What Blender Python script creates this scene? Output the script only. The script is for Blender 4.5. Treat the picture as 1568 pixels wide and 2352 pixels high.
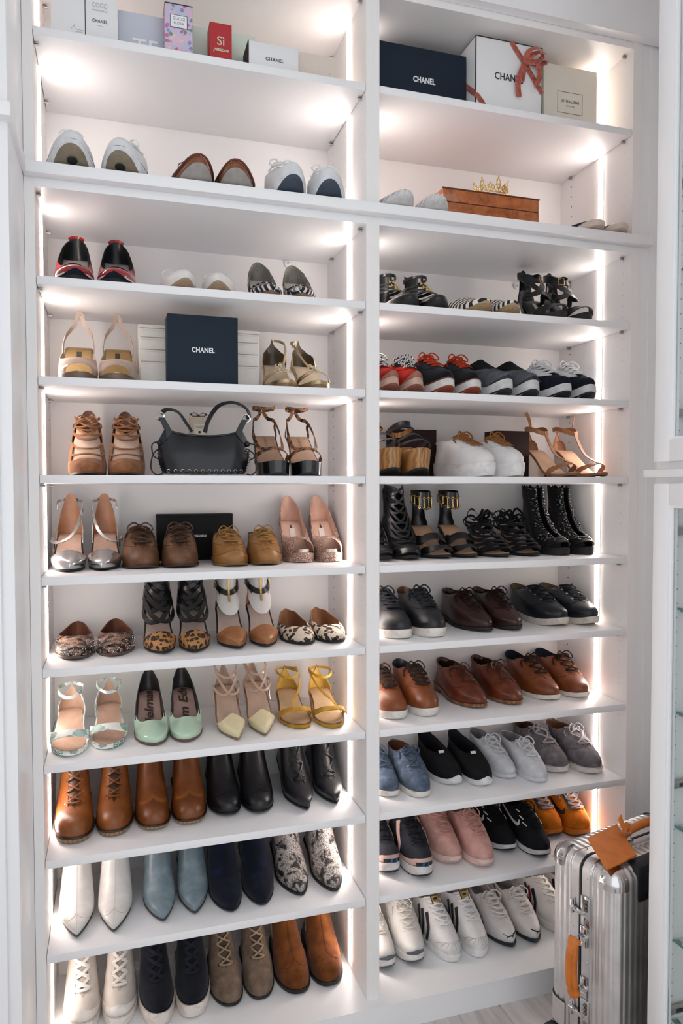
import bpy, bmesh, math, random
from mathutils import Vector, Matrix
for _o in list(bpy.data.objects): bpy.data.objects.remove(_o)
SC = bpy.context.scene
COL = SC.collection
PI = math.pi
rnd = random.Random(7)

# ------------------------------------------------------------------ camera
_yaw, _pit, _rol = 0.3025, -0.0327, -0.0016
_fw = Vector((math.sin(_yaw)*math.cos(_pit), math.cos(_yaw)*math.cos(_pit), math.sin(_pit)))
_ri = Vector((math.cos(_yaw), -math.sin(_yaw), 0)); _up = _ri.cross(_fw)
_r2 = _ri*math.cos(_rol)+_up*math.sin(_rol); _u2 = _up*math.cos(_rol)-_ri*math.sin(_rol)
cam = bpy.data.objects.new('camera', bpy.data.cameras.new('camera')); COL.objects.link(cam)
cam.matrix_world = Matrix(((_r2.x, _u2.x, -_fw.x, -0.6598), (_r2.y, _u2.y, -_fw.y, -1.7825), (_r2.z, _u2.z, -_fw.z, 1.4317), (0, 0, 0, 1)))
cam.data.sensor_fit = 'VERTICAL'; cam.data.sensor_height = 36.0; cam.data.sensor_width = 24.0
cam.data.lens = 1671.2/2352*36.0; cam.data.clip_start = 0.02
SC.camera = cam

# ------------------------------------------------------------------ light
w = bpy.data.worlds.new('daylight'); SC.world = w; w.use_nodes = True
w.node_tree.nodes['Background'].inputs[0].default_value = (0.93, 0.965, 1.0, 1)
w.node_tree.nodes['Background'].inputs[1].default_value = 0.96
LED = 19.5
SC.view_settings.view_transform = 'Standard'; SC.view_settings.look = 'None'
SC.view_settings.exposure = 0.5; SC.view_settings.gamma = 1.0; SC.view_settings.use_curve_mapping = False
SC.cycles.use_denoising = True; SC.cycles.use_adaptive_sampling = True; SC.cycles.adaptive_threshold = 0.035
SC.cycles.max_bounces = 8; SC.cycles.diffuse_bounces = 6; SC.cycles.glossy_bounces = 4; SC.cycles.transmission_bounces = 6
SC.cycles.caustics_reflective = False; SC.cycles.caustics_refractive = False
SC.cycles.sample_clamp_indirect = 4.0

# ------------------------------------------------------------------ colour and materials
def lin(c):
    if isinstance(c, str):
        c = c.lstrip('#'); c = [int(c[i:i+2], 16)/255 for i in (0, 2, 4)]
    return tuple((x/12.92 if x <= .04045 else ((x+.055)/1.055)**2.4) for x in c[:3])+(1.0,)
MATS = {}
class NT:
    """small node helper"""
    def __init__(s, name, rough=.5, metal=0., spec=.5):
        s.m = bpy.data.materials.new(name); s.m.use_nodes = True; s.t = s.m.node_tree; s.n = s.t.nodes
        s.b = s.n['Principled BSDF']; s.set('Roughness', rough); s.set('Metallic', metal); s.set('Specular IOR Level', spec)
        s.co = None
    def set(s, k, v): s.b.inputs[k].default_value = v
    def add(s, typ, **kw):
        o = s.n.new(typ)
        for k, v in kw.items():
            if k.startswith('_'): setattr(o, k[1:], v)
            else: o.inputs[k.replace('__', ' ')].default_value = v
        return o
    def l(s, a, b): s.t.links.new(a, b)
    def coord(s, scale=(1, 1, 1), rot=(0, 0, 0), distort=0., dscale=20.):
        tc = s.add('ShaderNodeTexCoord'); mp = s.add('ShaderNodeMapping'); mp.inputs['Scale'].default_value = scale; mp.inputs['Rotation'].default_value = rot
        s.l(tc.outputs['Object'], mp.inputs['Vector']); out = mp.outputs[0]
        if distort:
            nz = s.add('ShaderNodeTexNoise', Scale=dscale, Detail=2.); s.l(tc.outputs['Object'], nz.inputs['Vector'])
            sub = s.add('ShaderNodeVectorMath', _operation='SUBTRACT'); s.l(nz.outputs['Color'], sub.inputs[0]); sub.inputs[1].default_value = (.5, .5, .5)
            sc = s.add('ShaderNodeVectorMath', _operation='SCALE'); s.l(sub.outputs[0], sc.inputs[0]); sc.inputs['Scale'].default_value = distort
            ad = s.add('ShaderNodeVectorMath', _operation='ADD'); s.l(out, ad.inputs[0]); s.l(sc.outputs[0], ad.inputs[1]); out = ad.outputs[0]
        return out
    def noise(s, scale, detail=3., co=None, rough=.55):
        o = s.add('ShaderNodeTexNoise', Scale=scale, Detail=detail, Roughness=rough); s.l(co or s.coord(), o.inputs['Vector']); return o.outputs['Fac']
    def voro(s, scale, co=None, feat='F1', out='Distance', rand=1.):
        o = s.add('ShaderNodeTexVoronoi', Scale=scale, Randomness=rand); o.feature = feat; s.l(co or s.coord(), o.inputs['Vector']); return o.outputs[out]
    def wave(s, scale, direction='X', co=None, dist=0., dscale=1., detail=2.):
        o = s.add('ShaderNodeTexWave', Scale=scale, Distortion=dist, Detail=detail); o.bands_direction = direction; o.inputs['Detail Scale'].default_value = dscale
        s.l(co or s.coord(), o.inputs['Vector']); return o.outputs['Fac']
    def ramp(s, fac, stops, interp='LINEAR'):
        r = s.add('ShaderNodeValToRGB'); r.color_ramp.interpolation = interp; e = r.color_ramp.elements
        while len(e) < len(stops): e.new(.5)
        for i, (p, c) in enumerate(stops):
            e[i].position = p; e[i].color = lin(c) if not isinstance(c, float) else (c, c, c, 1)
        s.l(fac, r.inputs[0]); return r.outputs['Color']
    def mix(s, fac, a, b, mode='MIX'):
        x = s.add('ShaderNodeMix'); x.data_type = 'RGBA'; x.blend_type = mode
        for sock, v in ((x.inputs[0], fac), (x.inputs[6], a), (x.inputs[7], b)):
            if hasattr(v, 'is_output'): s.l(v, sock)
            elif isinstance(v, (int, float)): sock.default_value = v
            else: sock.default_value = lin(v)
        return x.outputs[2]
    def math(s, op, a, b=None):
        x = s.add('ShaderNodeMath', _operation=op)
        for i, v in enumerate((a, b)):
            if v is None: continue
            if hasattr(v, 'is_output'): s.l(v, x.inputs[i])
            else: x.inputs[i].default_value = v
        return x.outputs[0]
    def sep(s, co=None):
        x = s.add('ShaderNodeSeparateXYZ'); s.l(co or s.coord(), x.inputs[0]); return x.outputs
    def col(s, c):
        if hasattr(c, 'is_output'): s.l(c, s.b.inputs['Base Color'])
        else: s.b.inputs['Base Color'].default_value = lin(c)
    def bump(s, h, strength=.3, dist=.001):
        b = s.add('ShaderNodeBump', Strength=strength, Distance=dist); s.l(h, b.inputs['Height']); s.l(b.outputs[0], s.b.inputs['Normal'])
def lum(c):
    c = c.lstrip('#'); return sum(int(c[i:i+2], 16) for i in (0, 2, 4))/765.
def shv(c, f):
    return shade(c, 1+(f-1)*(1-.75*sm01((lum(c)-.45)/.35)))
def sm01(x): return min(1., max(0., x))
def shade(c, f):
    c = c.lstrip('#'); v = [min(255, max(0, int(int(c[i:i+2], 16)*f))) for i in (0, 2, 4)]
    return '%02x%02x%02x' % tuple(v)
def M(kind, c='808080', c2=None, c3=None, rough=None):
    key = (kind, c, c2, c3, rough)
    if key in MATS: return MATS[key]
    name = kind+'_'+str(len(MATS))
    if kind in ('leather', 'worn', 'suede', 'canvas', 'knit', 'snake', 'leopard', 'rubber', 'wood', 'patent'):
        dk_ = lambda h: h if h is None or len(h) != 6 else shade(h, .84+.13*sm01((lum(h)-.5)/.3))
        c, c2, c3 = dk_(c), dk_(c2), dk_(c3)
    if kind == 'plain':
        n = NT(name, rough if rough is not None else .5); n.col(c)
    elif kind == 'leather':       # smooth leather with fine grain and soft wear
        n = NT(name, rough or .38); f = n.noise(22, 4.)
        n.col(n.ramp(f, [(.25, shv(c, .84)), (.5, c), (.78, c2 or shv(c, 1.12))])); n.bump(n.noise(420, 2.), .12, .0006)
    elif kind == 'worn':          # scuffed leather
        n = NT(name, rough or .5); f = n.noise(26, 6., n.coord(distort=.02, dscale=18))
        n.col(n.ramp(f, [(.3, shv(c, .7)), (.52, c), (.74, c2 or shv(c, 1.25))])); n.bump(n.noise(160, 4.), .25, .001)
    elif kind == 'suede':
        n = NT(name, rough or .95, spec=.15); f = n.noise(35, 5.)
        n.col(n.ramp(f, [(.3, shv(c, .82)), (.52, c), (.75, c2 or shv(c, 1.15))])); n.bump(n.noise(900, 3.), .3, .001)
        n.set('Sheen Weight', .10); n.set('Sheen Roughness', .5)
    elif kind == 'canvas':
        n = NT(name, rough or .9, spec=.2); a = n.wave(520, 'X'); b2 = n.wave(520, 'Z'); f = n.noise(40, 5.)
        n.col(n.ramp(f, [(.28, shv(c, .84)), (.5, c), (.75, c2 or shv(c, 1.14))])); n.bump(n.math('ADD', a, b2), .25, .0006)
    elif kind == 'knit':
        n = NT(name, rough or .85, spec=.2); v = n.voro(330); f = n.noise(30, 3.)
        n.col(n.ramp(f, [(.28, shv(c, .88)), (.5, c), (.75, c2 or shv(c, 1.1))])); n.bump(v, .45, .001)
    elif kind == 'patent':
        n = NT(name, rough or .09); n.col(c); n.set('Coat Weight', .6); n.set('Coat Roughness', .05)
    elif kind == 'rubber':
        n = NT(name, rough or .55, spec=.4); f = n.noise(40, 5.); n.col(n.ramp(f, [(.3, shade(c, .9)), (.55, c), (.8, shade(c, 1.06))])); n.bump(n.noise(200, 3.), .1, .001)
    elif kind == 'dirty':         # worn white rubber
        n = NT(name, rough or .6, spec=.4); f = n.noise(45, 6., n.coord(distort=.03, dscale=30)); n.col(n.ramp(f, [(.22, c2 or shade(c, .72)), (.42, shade(c, .97)), (.5, c), (.8, shade(c, 1.04))]))
    elif kind == 'metal':
        n = NT(name, rough or .25, 1.); n.col(c)
    elif kind == 'foil':          # creased metallic leather
        n = NT(name, rough or .22, .92); n.col(c); n.bump(n.noise(60, 3.), .35, .002)
    elif kind == 'glitter':
        n = NT(name, rough or .35, .35); v = n.voro(700, out='Color'); bw = n.add('ShaderNodeRGBToBW'); n.l(v, bw.inputs[0])
        n.col(n.ramp(bw.outputs[0], [(.2, shade(c, .62)), (.5, c), (.8, c2 or 'fff4ec')])); n.bump(n.voro(700), .8, .002)
    elif kind == 'leopard':
        n = NT(name, rough or .6); co = n.coord(distort=.012, dscale=60)
        v = n.voro(72, co); k = n.noise(90, 2., co); d = n.math('ADD', v, n.math('MULTIPLY', n.math('SUBTRACT', k, .5), .55))
        n.col(n.ramp(d, [(0, c3 or '8a5426'), (.2, c3 or '8a5426'), (.25, c2 or '15100e'), (.46, c2 or '15100e'), (.52, c), (1, c)]))
        n.bump(n.noise(800, 2.), .2, .001)
    elif kind == 'snake':
        n = NT(name, rough or .42); co = n.coord((1, 1.4, 1), distort=.004, dscale=50); e = n.voro(185, co, 'DISTANCE_TO_EDGE'); big = n.noise(46, 4., n.coord(distort=.03, dscale=25))
        body = n.ramp(big, [(.42, c2 or '2c2524'), (.47, shade(c, .75)), (.52, c), (.60, c), (.66, c3 or shade(c, .8))])
        n.col(n.mix(n.ramp(e, [(.03, 1.0), (.09, 0.0)]), body, shade(c2 or '2c2524', 1.1))); n.bump(n.ramp(e, [(0, 0.), (.2, 1.)]), .6, .0012)
    elif kind == 'plaid':
        n = NT(name, rough or .85); x = n.sep(n.coord((1, 1, 1), (0, 0, .7)))
        def bars(o, sc, lo): return n.math('GREATER_THAN', n.math('FRACT', n.math('MULTIPLY', o, sc)), lo)
        a = n.math('ADD', x[0], n.math('MULTIPLY', x[2], .6)); b2 = n.math('SUBTRACT', x[1], n.math('MULTIPLY', x[2], .5))
        c0 = n.mix(bars(a, 62, .5), '1b1f2e', 'd9d5d0'); c1 = n.mix(bars(b2, 62, .5), c0, n.mix(.72, c0, '171a26')); c1 = n.mix(bars(b2, 31, .93), c1, 'f0ece6'); c1 = n.mix(bars(a, 31, .93), c1, '8e3b3e')
        n.col(c1); n.bump(n.noise(700, 2.), .3, .001)
    elif kind == 'palm':
        n = NT(name, rough or .55); co = n.coord(distort=.01, dscale=40); v = n.voro(42, co); cc = n.voro(42, co, out='Color'); wv = n.wave(190, 'DIAGONAL', n.coord(distort=.012, dscale=30), 3., 2.)
        bw = n.add('ShaderNodeRGBToBW'); n.l(cc, bw.inputs[0]); g = n.ramp(bw.outputs[0], [(.3, '0f5f52'), (.5, '2b8f74'), (.62, '6fae9a'), (.75, '7fa3b4')])
        leaf = n.math('MULTIPLY', n.math('LESS_THAN', v, .52), n.math('GREATER_THAN', wv, .36)); n.col(n.mix(leaf, 'eef0ec', g))
    elif kind == 'stripe':        # bands along a direction: c, c2, c3 = bands per metre
        n = NT(name, rough or .8); x = n.sep(n.coord(distort=.004, dscale=40)); fr = n.math('FRACT', n.math('MULTIPLY', n.math('ADD', x[1], n.math('MULTIPLY', x[0], .5)), float(c3)))
        n.col(n.mix(n.math('GREATER_THAN', fr, .5), c, c2)); n.bump(n.noise(600, 2.), .3, .001)
    elif kind == 'wood':
        n = NT(name, rough or .4); wv = n.wave(26, 'X', n.coord((1, .35, 1)), 5., 1.4, 3.); n.col(n.ramp(wv, [(0, shade(c, .82)), (.5, c), (1, shade(c, 1.12))]))
    elif kind == 'burl':
        n = NT(name, rough or .16); co = n.coord(distort=.05, dscale=22); f = n.noise(34, 8., co, .65); e = n.voro(26, n.coord(distort=.02, dscale=60))
        base = n.ramp(f, [(.28, '6d3212'), (.48, 'a85a24'), (.62, 'bd6c30'), (.8, '8d4519')]); n.col(n.mix(n.ramp(e, [(.02, 1.0), (.16, 0.0)]), base, '4a1c0a')); n.set('Coat Weight', .5)
    elif kind == 'print':         # flat ink on paper
        n = NT(name, rough or .6); n.col(c)
    elif kind == 'fabricbox':
        n = NT(name, rough or .7, spec=.25); n.col(n.ramp(n.noise(700, 2.), [(.3, shade(c, .9)), (.7, shade(c, 1.1))])); n.bump(n.noise(900, 2.), .2, .0005)
    elif kind == 'floral':
        n = NT(name, rough or .5); co = n.coord(distort=.006, dscale=90); v = n.voro(85, co); cc = n.voro(85, co, out='Color'); bw = n.add('ShaderNodeRGBToBW'); n.l(cc, bw.inputs[0])
        pet = n.ramp(bw.outputs[0], [(.3, 'd9698c'), (.45, 'e9a3b8'), (.55, 'f0d2a0'), (.66, '6f8f8a'), (.78, '8a93bd')], 'CONSTANT')
        bg = n.ramp(n.noise(30, 2.), [(.35, 'e3b9cf'), (.65, 'b9c4dd')]); n.col(n.mix(n.ramp(v, [(.34, 1.0), (.46, 0.0)]), bg, pet))
    elif kind == 'ribbonsilk':
        n = NT(name, rough or .35); n.col(n.ramp(n.noise(160, 2.), [(.35, shade(c, .8)), (.65, shade(c, 1.15))])); n.set('Sheen Weight', .3)
    elif kind == 'paint':
        n = NT(name, rough or .34); n.col(c)
    elif kind == 'melamine':      # textured board
        n = NT(name, rough or .5); n.col(c)
    elif kind == 'glass':
        n = NT(name, .02); n.col(c); n.set('Transmission Weight', 1.); n.set('IOR', 1.3)
    elif kind == 'pane':          # thin clear glazing
        n = NT(name, .02); tr = n.add('ShaderNodeBsdfTransparent'); gl = n.add('ShaderNodeBsdfGlossy', Roughness=.03); mx = n.add('ShaderNodeMixShader'); fr = n.add('ShaderNodeFresnel', IOR=1.35)
        tr.inputs[0].default_value = lin(c); ge = n.add('ShaderNodeNewGeometry'); n.l(n.math('MULTIPLY', fr.outputs[0], n.math('SUBTRACT', 1., ge.outputs['Backfacing'])), mx.inputs[0]); n.l(tr.outputs[0], mx.inputs[1]); n.l(gl.outputs[0], mx.inputs[2])
        n.l(mx.outputs[0], n.n['Material Output'].inputs[0])
    elif kind == 'emit':
        n = NT(name, .5); n.col(c); n.b.inputs['Emission Color'].default_value = lin(c); n.set('Emission Strength', float(c2))
    elif kind == 'aluminium':
        n = NT(name, rough or .3, .9); f = n.noise(14, 3.); n.col(n.ramp(f, [(.3, shade(c, .93)), (.7, shade(c, 1.04))])); n.bump(n.noise(500, 2., n.coord((1, 1, .05))), .05, .0005)
    elif kind == 'tile':
        n = NT(name, rough or .45); f = n.noise(9, 6., n.coord((3, .35, 1), distort=.15, dscale=5), .6); n.col(n.ramp(f, [(.25, shade(c, .82)), (.5, c), (.75, shade(c, 1.12))]))
    else: raise KeyError(kind)
    MATS[key] = n.m
    return n.m

# ------------------------------------------------------------------ mesh helpers
def tag(o, label=None, cat=None, group=None, kind=None):
    if label: o['label'] = label
    if cat: o['category'] = cat
    if group: o['group'] = group
    if kind: o['kind'] = kind
    return o
def mesh_ob(name, vs, fs, mat, parent=None, smooth=True, ang=38):
    me = bpy.data.meshes.new(name); me.from_pydata([tuple(v) for v in vs], [], fs)
    if smooth:
        me.polygons.foreach_set('use_smooth', [True]*len(me.polygons)); me.set_sharp_from_angle(angle=math.radians(ang))
    me.update(); o = bpy.data.objects.new(name, me); COL.objects.link(o); me.materials.append(mat); o.parent = parent
    return o
def empty(name, loc=(0, 0, 0), rz=0., parent=None):
    o = bpy.data.objects.new(name, None); COL.objects.link(o); o.empty_display_size = .03; o.location = loc; o.rotation_euler = (0, 0, rz); o.parent = parent
    return o
class B:
    """collects pieces of ONE part"""
    def __init__(s): s.v = []; s.f = []
    def put(s, vs, fs):
        k = len(s.v); s.v += [tuple(v) for v in vs]; s.f += [tuple(i+k for i in f) for f in fs]; return s
    def box(s, x0, x1, y0, y1, z0, z1, bev=0., rot=None):
        if bev:
            bm = bmesh.new(); bmesh.ops.create_cube(bm, size=1.)
            for v in bm.verts: v.co = Vector(((x0+x1)/2+v.co.x*(x1-x0), (y0+y1)/2+v.co.y*(y1-y0), (z0+z1)/2+v.co.z*(z1-z0)))
            bmesh.ops.bevel(bm, geom=list(bm.edges), offset=bev, segments=2, affect='EDGES', profile=.5)
            bm.verts.index_update(); vs = [v.co.copy() for v in bm.verts]; fs = [[v.index for v in f.verts] for f in bm.faces]; bm.free()
        else:
            vs = [Vector(c) for c in ((x0, y0, z0), (x1, y0, z0), (x1, y1, z0), (x0, y1, z0), (x0, y0, z1), (x1, y0, z1), (x1, y1, z1), (x0, y1, z1))]
            fs = [(0, 3, 2, 1), (4, 5, 6, 7), (0, 1, 5, 4), (1, 2, 6, 5), (2, 3, 7, 6), (3, 0, 4, 7)]
        if rot is not None: vs = [rot @ v for v in vs]
        return s.put(vs, fs)
    def tube(s, pts, r, n=8, closed=False, flat=1.):
        pts = [Vector(p) for p in pts]; m = len(pts); rr = r if isinstance(r, (list, tuple)) else [r]*m
        vs = []; fs = []; up = None
        for i in range(m):
            a = pts[(i-1) % m] if (closed or i) else pts[0]; b = pts[(i+1) % m] if (closed or i < m-1) else pts[-1]
            t = (b-a).normalized() if (b-a).length > 1e-9 else Vector((0, 0, 1))
            if up is None: up = t.orthogonal().normalized()
            up = (up-t*up.dot(t)); up = up.normalized() if up.length > 1e-6 else t.orthogonal().normalized()
            bi = t.cross(up)
            for j in range(n):
                an = 2*PI*j/n; vs.append(pts[i]+up*(rr[i]*math.cos(an))+bi*(rr[i]*flat*math.sin(an)))
        for i in range(m if closed else m-1):
            for j in range(n):
                a = i*n+j; b = i*n+(j+1) % n; c = ((i+1) % m)*n+(j+1) % n; d = ((i+1) % m)*n+j; fs.append((a, b, c, d))
        if not closed: fs.append(tuple(range(n))[::-1]); fs.append(tuple(range((m-1)*n, m*n)))
        return s.put(vs, fs)
    def ribbon(s, pts, nor, width, thick=.0015, closed=False):
        pts = [Vector(p) for p in pts]; m = len(pts); vs = []; fs = []
        for i in range(m):
            a = pts[(i-1) % m] if (closed or i) else pts[0]; b = pts[(i+1) % m] if (closed or i < m-1) else pts[-1]
            t = (b-a).normalized(); n = Vector(nor[i] if not isinstance(nor, Vector) else nor).normalized(); w = t.cross(n)
            w = w.normalized() if w.length > 1e-6 else t.orthogonal(); wd = (width[i] if isinstance(width, (list, tuple)) else width)/2
            vs += [pts[i]-w*wd, pts[i]-w*wd*.86+n*thick, pts[i]+w*wd*.86+n*thick, pts[i]+w*wd]
        for i in range(m if closed else m-1):
            a = i*4; b = ((i+1) % m)*4
            for j in range(4): fs.append((a+j, a+(j+1) % 4, b+(j+1) % 4, b+j))
        if not closed: fs += [(3, 2, 1, 0), (4*m-4, 4*m-3, 4*m-2, 4*m-1)]
        return s.put(vs, fs)
    def lathe(s, prof, n=20, c=(0, 0, 0), axis='z', cap=True):
        vs = []; fs = []; m = len(prof)
        for r, h in prof:
            for j in range(n):
                a = 2*PI*j/n; x, y = r*math.cos(a), r*math.sin(a)
                p = (x, y, h) if axis == 'z' else ((x, h, y) if axis == 'y' else (h, x, y)); vs.append(Vector(p)+Vector(c))
        for i in range(m-1):
            for j in range(n): fs.append((i*n+j, i*n+(j+1) % n, (i+1)*n+(j+1) % n, (i+1)*n+j))
        if cap: fs += [tuple(range(n)), tuple(range((m-1)*n, m*n))]
        return s.put(vs, fs)
    def ball(s, c, r, n=8, sz=1.):
        prof = [(r*math.sin(PI*i/6), -r*sz*math.cos(PI*i/6)) for i in range(7)]; prof[0] = (r*.05, prof[0][1]); prof[-1] = (r*.05, prof[-1][1])
        return s.lathe(prof, n, c)
    def torus(s, c, R, r, nor=(0, 0, 1), n=12, m=6):
        nor = Vector(nor).normalized(); u = nor.orthogonal().normalized(); v = nor.cross(u)
        return s.tube([Vector(c)+u*(R*math.cos(2*PI*i/n))+v*(R*math.sin(2*PI*i/n)) for i in range(n)], r, m, True)
    def ob(s, name, mat, parent=None, smooth=True, ang=38): return mesh_ob(name, s.v, s.f, mat, parent, smooth, ang)
def spline(pts, n):
    """Catmull-Rom through tuples"""
    P = [tuple(p) for p in pts]; m = len(P); out = []
    if m == 2: return [tuple(a+(b-a)*i/(n-1) for a, b in zip(P[0], P[1])) for i in range(n)]
    for i in range(n):
        u = i/(n-1)*(m-1); k = min(int(u), m-2); f = u-k
        p1, p2 = P[k], P[k+1]; p0 = P[k-1] if k else tuple(2*a-b for a, b in zip(p1, p2)); p3 = P[k+2] if k+2 < m else tuple(2*b-a for a, b in zip(p1, p2))
        out.append(tuple(.5*(2*b+(c-a)*f+(2*a-5*b+4*c-d)*f*f+(3*b-a-3*c+d)*f**3) for a, b, c, d in zip(p0, p1, p2, p3)))
    return out
def text_ob(name, body, size, mat, parent, mtx, spacing=1., shear=0., offset=0., thick=.0002, width=None):
    """lettering as a thin flat mesh; local x right, y up"""
    cu = bpy.data.curves.new(name, 'FONT'); cu.body = body; cu.size = size; cu.align_x = 'CENTER'; cu.align_y = 'CENTER'
    cu.space_character = spacing; cu.shear = shear; cu.offset = offset; cu.extrude = thick; cu.resolution_u = 3
    tmp = bpy.data.objects.new('tmp', cu); COL.objects.link(tmp); dg = bpy.context.evaluated_depsgraph_get()
    me = bpy.data.meshes.new_from_object(tmp.evaluated_get(dg)); bpy.data.objects.remove(tmp); bpy.data.curves.remove(cu)
    if width and len(me.vertices):
        xs = [v.co.x for v in me.vertices]; f = width/(max(xs)-min(xs))
        for v in me.vertices: v.co.x *= f
    me.transform(mtx); me.materials.clear(); me.materials.append(mat); me.name = name
    o = bpy.data.objects.new(name, me); COL.objects.link(o); o.parent = parent
    return o
def facing(x, y, z):   # lettering plane facing -y (towards the room)
    return Matrix.Translation((x, y, z)) @ Matrix.Rotation(PI/2, 4, 'X')
def copy_tree(o, parent=None):
    c = o.copy(); COL.objects.link(c); c.parent = parent
    for ch in o.children: copy_tree(ch, c)
    return c
# ------------------------------------------------------------------ the closet: walls, floor, built-in units
WHITE = M('paint', 'f3f3f5'); BOARD = M('melamine', 'f3f0ef'); DARK = M('plain', '2a2624', rough=.8); STEEL = M('metal', 'b9b4b0', rough=.3)
ZS = {'deck': .0709, 10: .345, 9: .5689, 8: .7927, 7: 1.0161, 6: 1.2283, 5: 1.463, 4: 1.6868, 3: 1.9125, 2: 2.1545, 1: 2.4643}
XL, XD, XE, XR, DP, TH = -.8228, -.036, 0., .7773, .3546, .019
tag(B().box(-1.5, 1.3, .372, .47, 0, 3.0).ob('wall_back', M('plain', 'f0efee', rough=.7), smooth=False), kind='structure')
tag(B().box(-1.55, -1.45, -1.95, .47, 0, 3.0).ob('wall_left', M('plain', 'f0efee', rough=.7), smooth=False), kind='structure')
tag(B().box(.868, .96, -1.95, .47, 0, 3.0).ob('wall_right', M('plain', 'f0efee', rough=.7), smooth=False), kind='structure')
tag(B().box(-1.55, .96, -1.95, .47, 3.0, 3.08).ob('ceiling', M('plain', 'f4f4f3', rough=.8), smooth=False), kind='structure')
fl = tag(B().box(-1.55, .96, -1.95, .47, -.06, -.004).ob('floor', M('plain', 'd9d4d0', rough=.8), smooth=False), kind='structure')
_t = None
for i in range(-6, 2):
    for j in range(-3, 1):
        x0 = .343+i*.3; y0 = -.02+j*.6+(.2 if i % 2 else 0.)
        if _t is None: _t = B().box(.0015, .2985-.0015, .0015, .5985, -.012, 0, .001).ob('floor_tile', M('tile', 'd3cbc8'), fl)
        else: _t = _t.copy(); COL.objects.link(_t)
        _t.location = (x0, y0-.2, 0)

def shelf_unit(name, label, x0, x1, xp0, xp1, others):
    """one bay: side panels, back, shelves on pins, a light strip in each side"""
    u = tag(empty(name, ((x0+x1)/2, 0, 0)), label, 'shelving unit', 'built-in shoe shelving bays'); ox = (x0+x1)/2
    for a, b, s in ((xp0, x0, 1), (x1, xp1, -1)):
        pn = B().box(a-ox, b-ox, 0, .365, .04, 2.74).ob('side_panel', BOARD, u, False)
        xi = (b if s > 0 else a)-ox
        for y, hm, rr in ((.035, M('plain', 'd8d5d4'), .0022), (.295, DARK, .0026)):
            h = B()
            for k in range(82):
                z = .11+k*.032
                vs = [Vector((xi+s*.0004, y+rr*math.cos(q*PI/3), z+rr*math.sin(q*PI/3))) for q in range(6)]
                h.put(vs, [tuple(range(6)) if s > 0 else tuple(range(6))[::-1]])
            tag(h.ob('pin_hole', hm, pn, False), kind='stuff')
        c = B().box(xi-.0005, xi+s*.0012, .1295, .1525, .09, 2.69).ob('strip_channel', M('metal', 'c9c6c2', rough=.4), pn, False)
        B().box(xi+min(0, s*.0034), xi+max(0, s*.0034), .1325, .1495, .09, 2.69).ob('light_strip', M('emit', 'fff0e6', str(LED)), pn, False)
    B().box(x0-ox, x1-ox, DP, .365, .04, 2.74).ob('back_panel', BOARD, u, False)
    B().box(x0-ox, x1-ox, .001, DP, 2.69, 2.74).ob('top_panel', BOARD, u, False)
    B().box(x0-ox, x1-ox, -.001, DP, 2.109, 2.128).ob('rail', WHITE, u, False)
    B().box(x0-ox, x1-ox, -.001, DP, 2.1282, 2.1545).ob('fixed_shelf', WHITE, u, False)
    pm = None
    for k in (10, 9, 8, 7, 6, 5, 4, 3, 1):
        z = ZS[k]
        sh = B().box(x0+.0015-ox, x1-.0015-ox, .003, DP-.001, z-TH, z, .0008).ob('shelf', M('melamine', 'f2f1f3'), u, True, 60)
        for sx in (1, -1):
            for y in (.035, .295):
                if pm is None:
                    pb = B(); pb.lathe([(.003, 0), (.003, .011)], 8, axis='x'); pb.box(.001, .009, -.0045, .0045, .0026, .0052, .0006); pm = pb.ob('shelf_pin', STEEL, sh); o = pm
                else: o = pm.copy(); COL.objects.link(o); o.parent = sh
                o.location = (((x0 if sx > 0 else x1)-ox), y, z-TH-.0056); o.scale = (sx, 1, 1)
    for k in (2, 'top'):
        for sx in (1, -1):
            for y in (.035, .295):
                o = pm.copy(); COL.objects.link(o); o.parent = u; o.location = ((x0 if sx > 0 else x1)-ox, y, (2.109 if k == 2 else 2.69)-.0056); o.scale = (sx, 1, 1)
    B().box(x0-ox, x1-ox, 0, DP, .04, ZS['deck']).ob('deck', WHITE, u, False)
    return u
shelf_unit('shoe_shelving', 'white shoe shelving bay with handbag, boots and women\'s heels', XL, XD, -.8445, -.0181, 0)
shelf_unit('shoe_shelving', 'white shoe shelving bay with sneakers, leather lace-ups and brown wooden case', XE, XR, -.0179, .8065, 1)
o = tag(empty('base_plinth', (0, -.02, 0)), 'white base board under the shoe shelving above the grey floor tiles', 'plinth')
B().box(-.8445, .866, -.011, .02, 0, ZS['deck']).ob('kick_board', WHITE, o, False)
tag(B().box(-.8445, .83, -.031, -.0012, 2.1285, 2.1545, .002).ob('display_ledge', WHITE), 'white ledge board running across both shelving bays above the shoes', 'ledge')
o = tag(empty('filler_strip', (.835, 0, 0)), 'white vertical filler strip closing the shelving beside the glass-door cabinet', 'filler')
B().box(-.0275, .033, .003, .03, .0, 2.7395).ob('strip_board', WHITE, o, False)
B().box(.002, .033, .000, .003, 0, 2.70).ob('strip_bead', WHITE, o, False)
o = tag(empty('crown_fascia', (0, 0, 2.70)), 'white fascia board above the top of the shelving', 'fascia')
B().box(-.8445, .866, -.03, -.0005, .009, .3).ob('fascia_board', WHITE, o, False)
B().box(-.8445, .866, -.0005, .02, .041, .3).ob('fascia_rail', WHITE, o, False)
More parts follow.
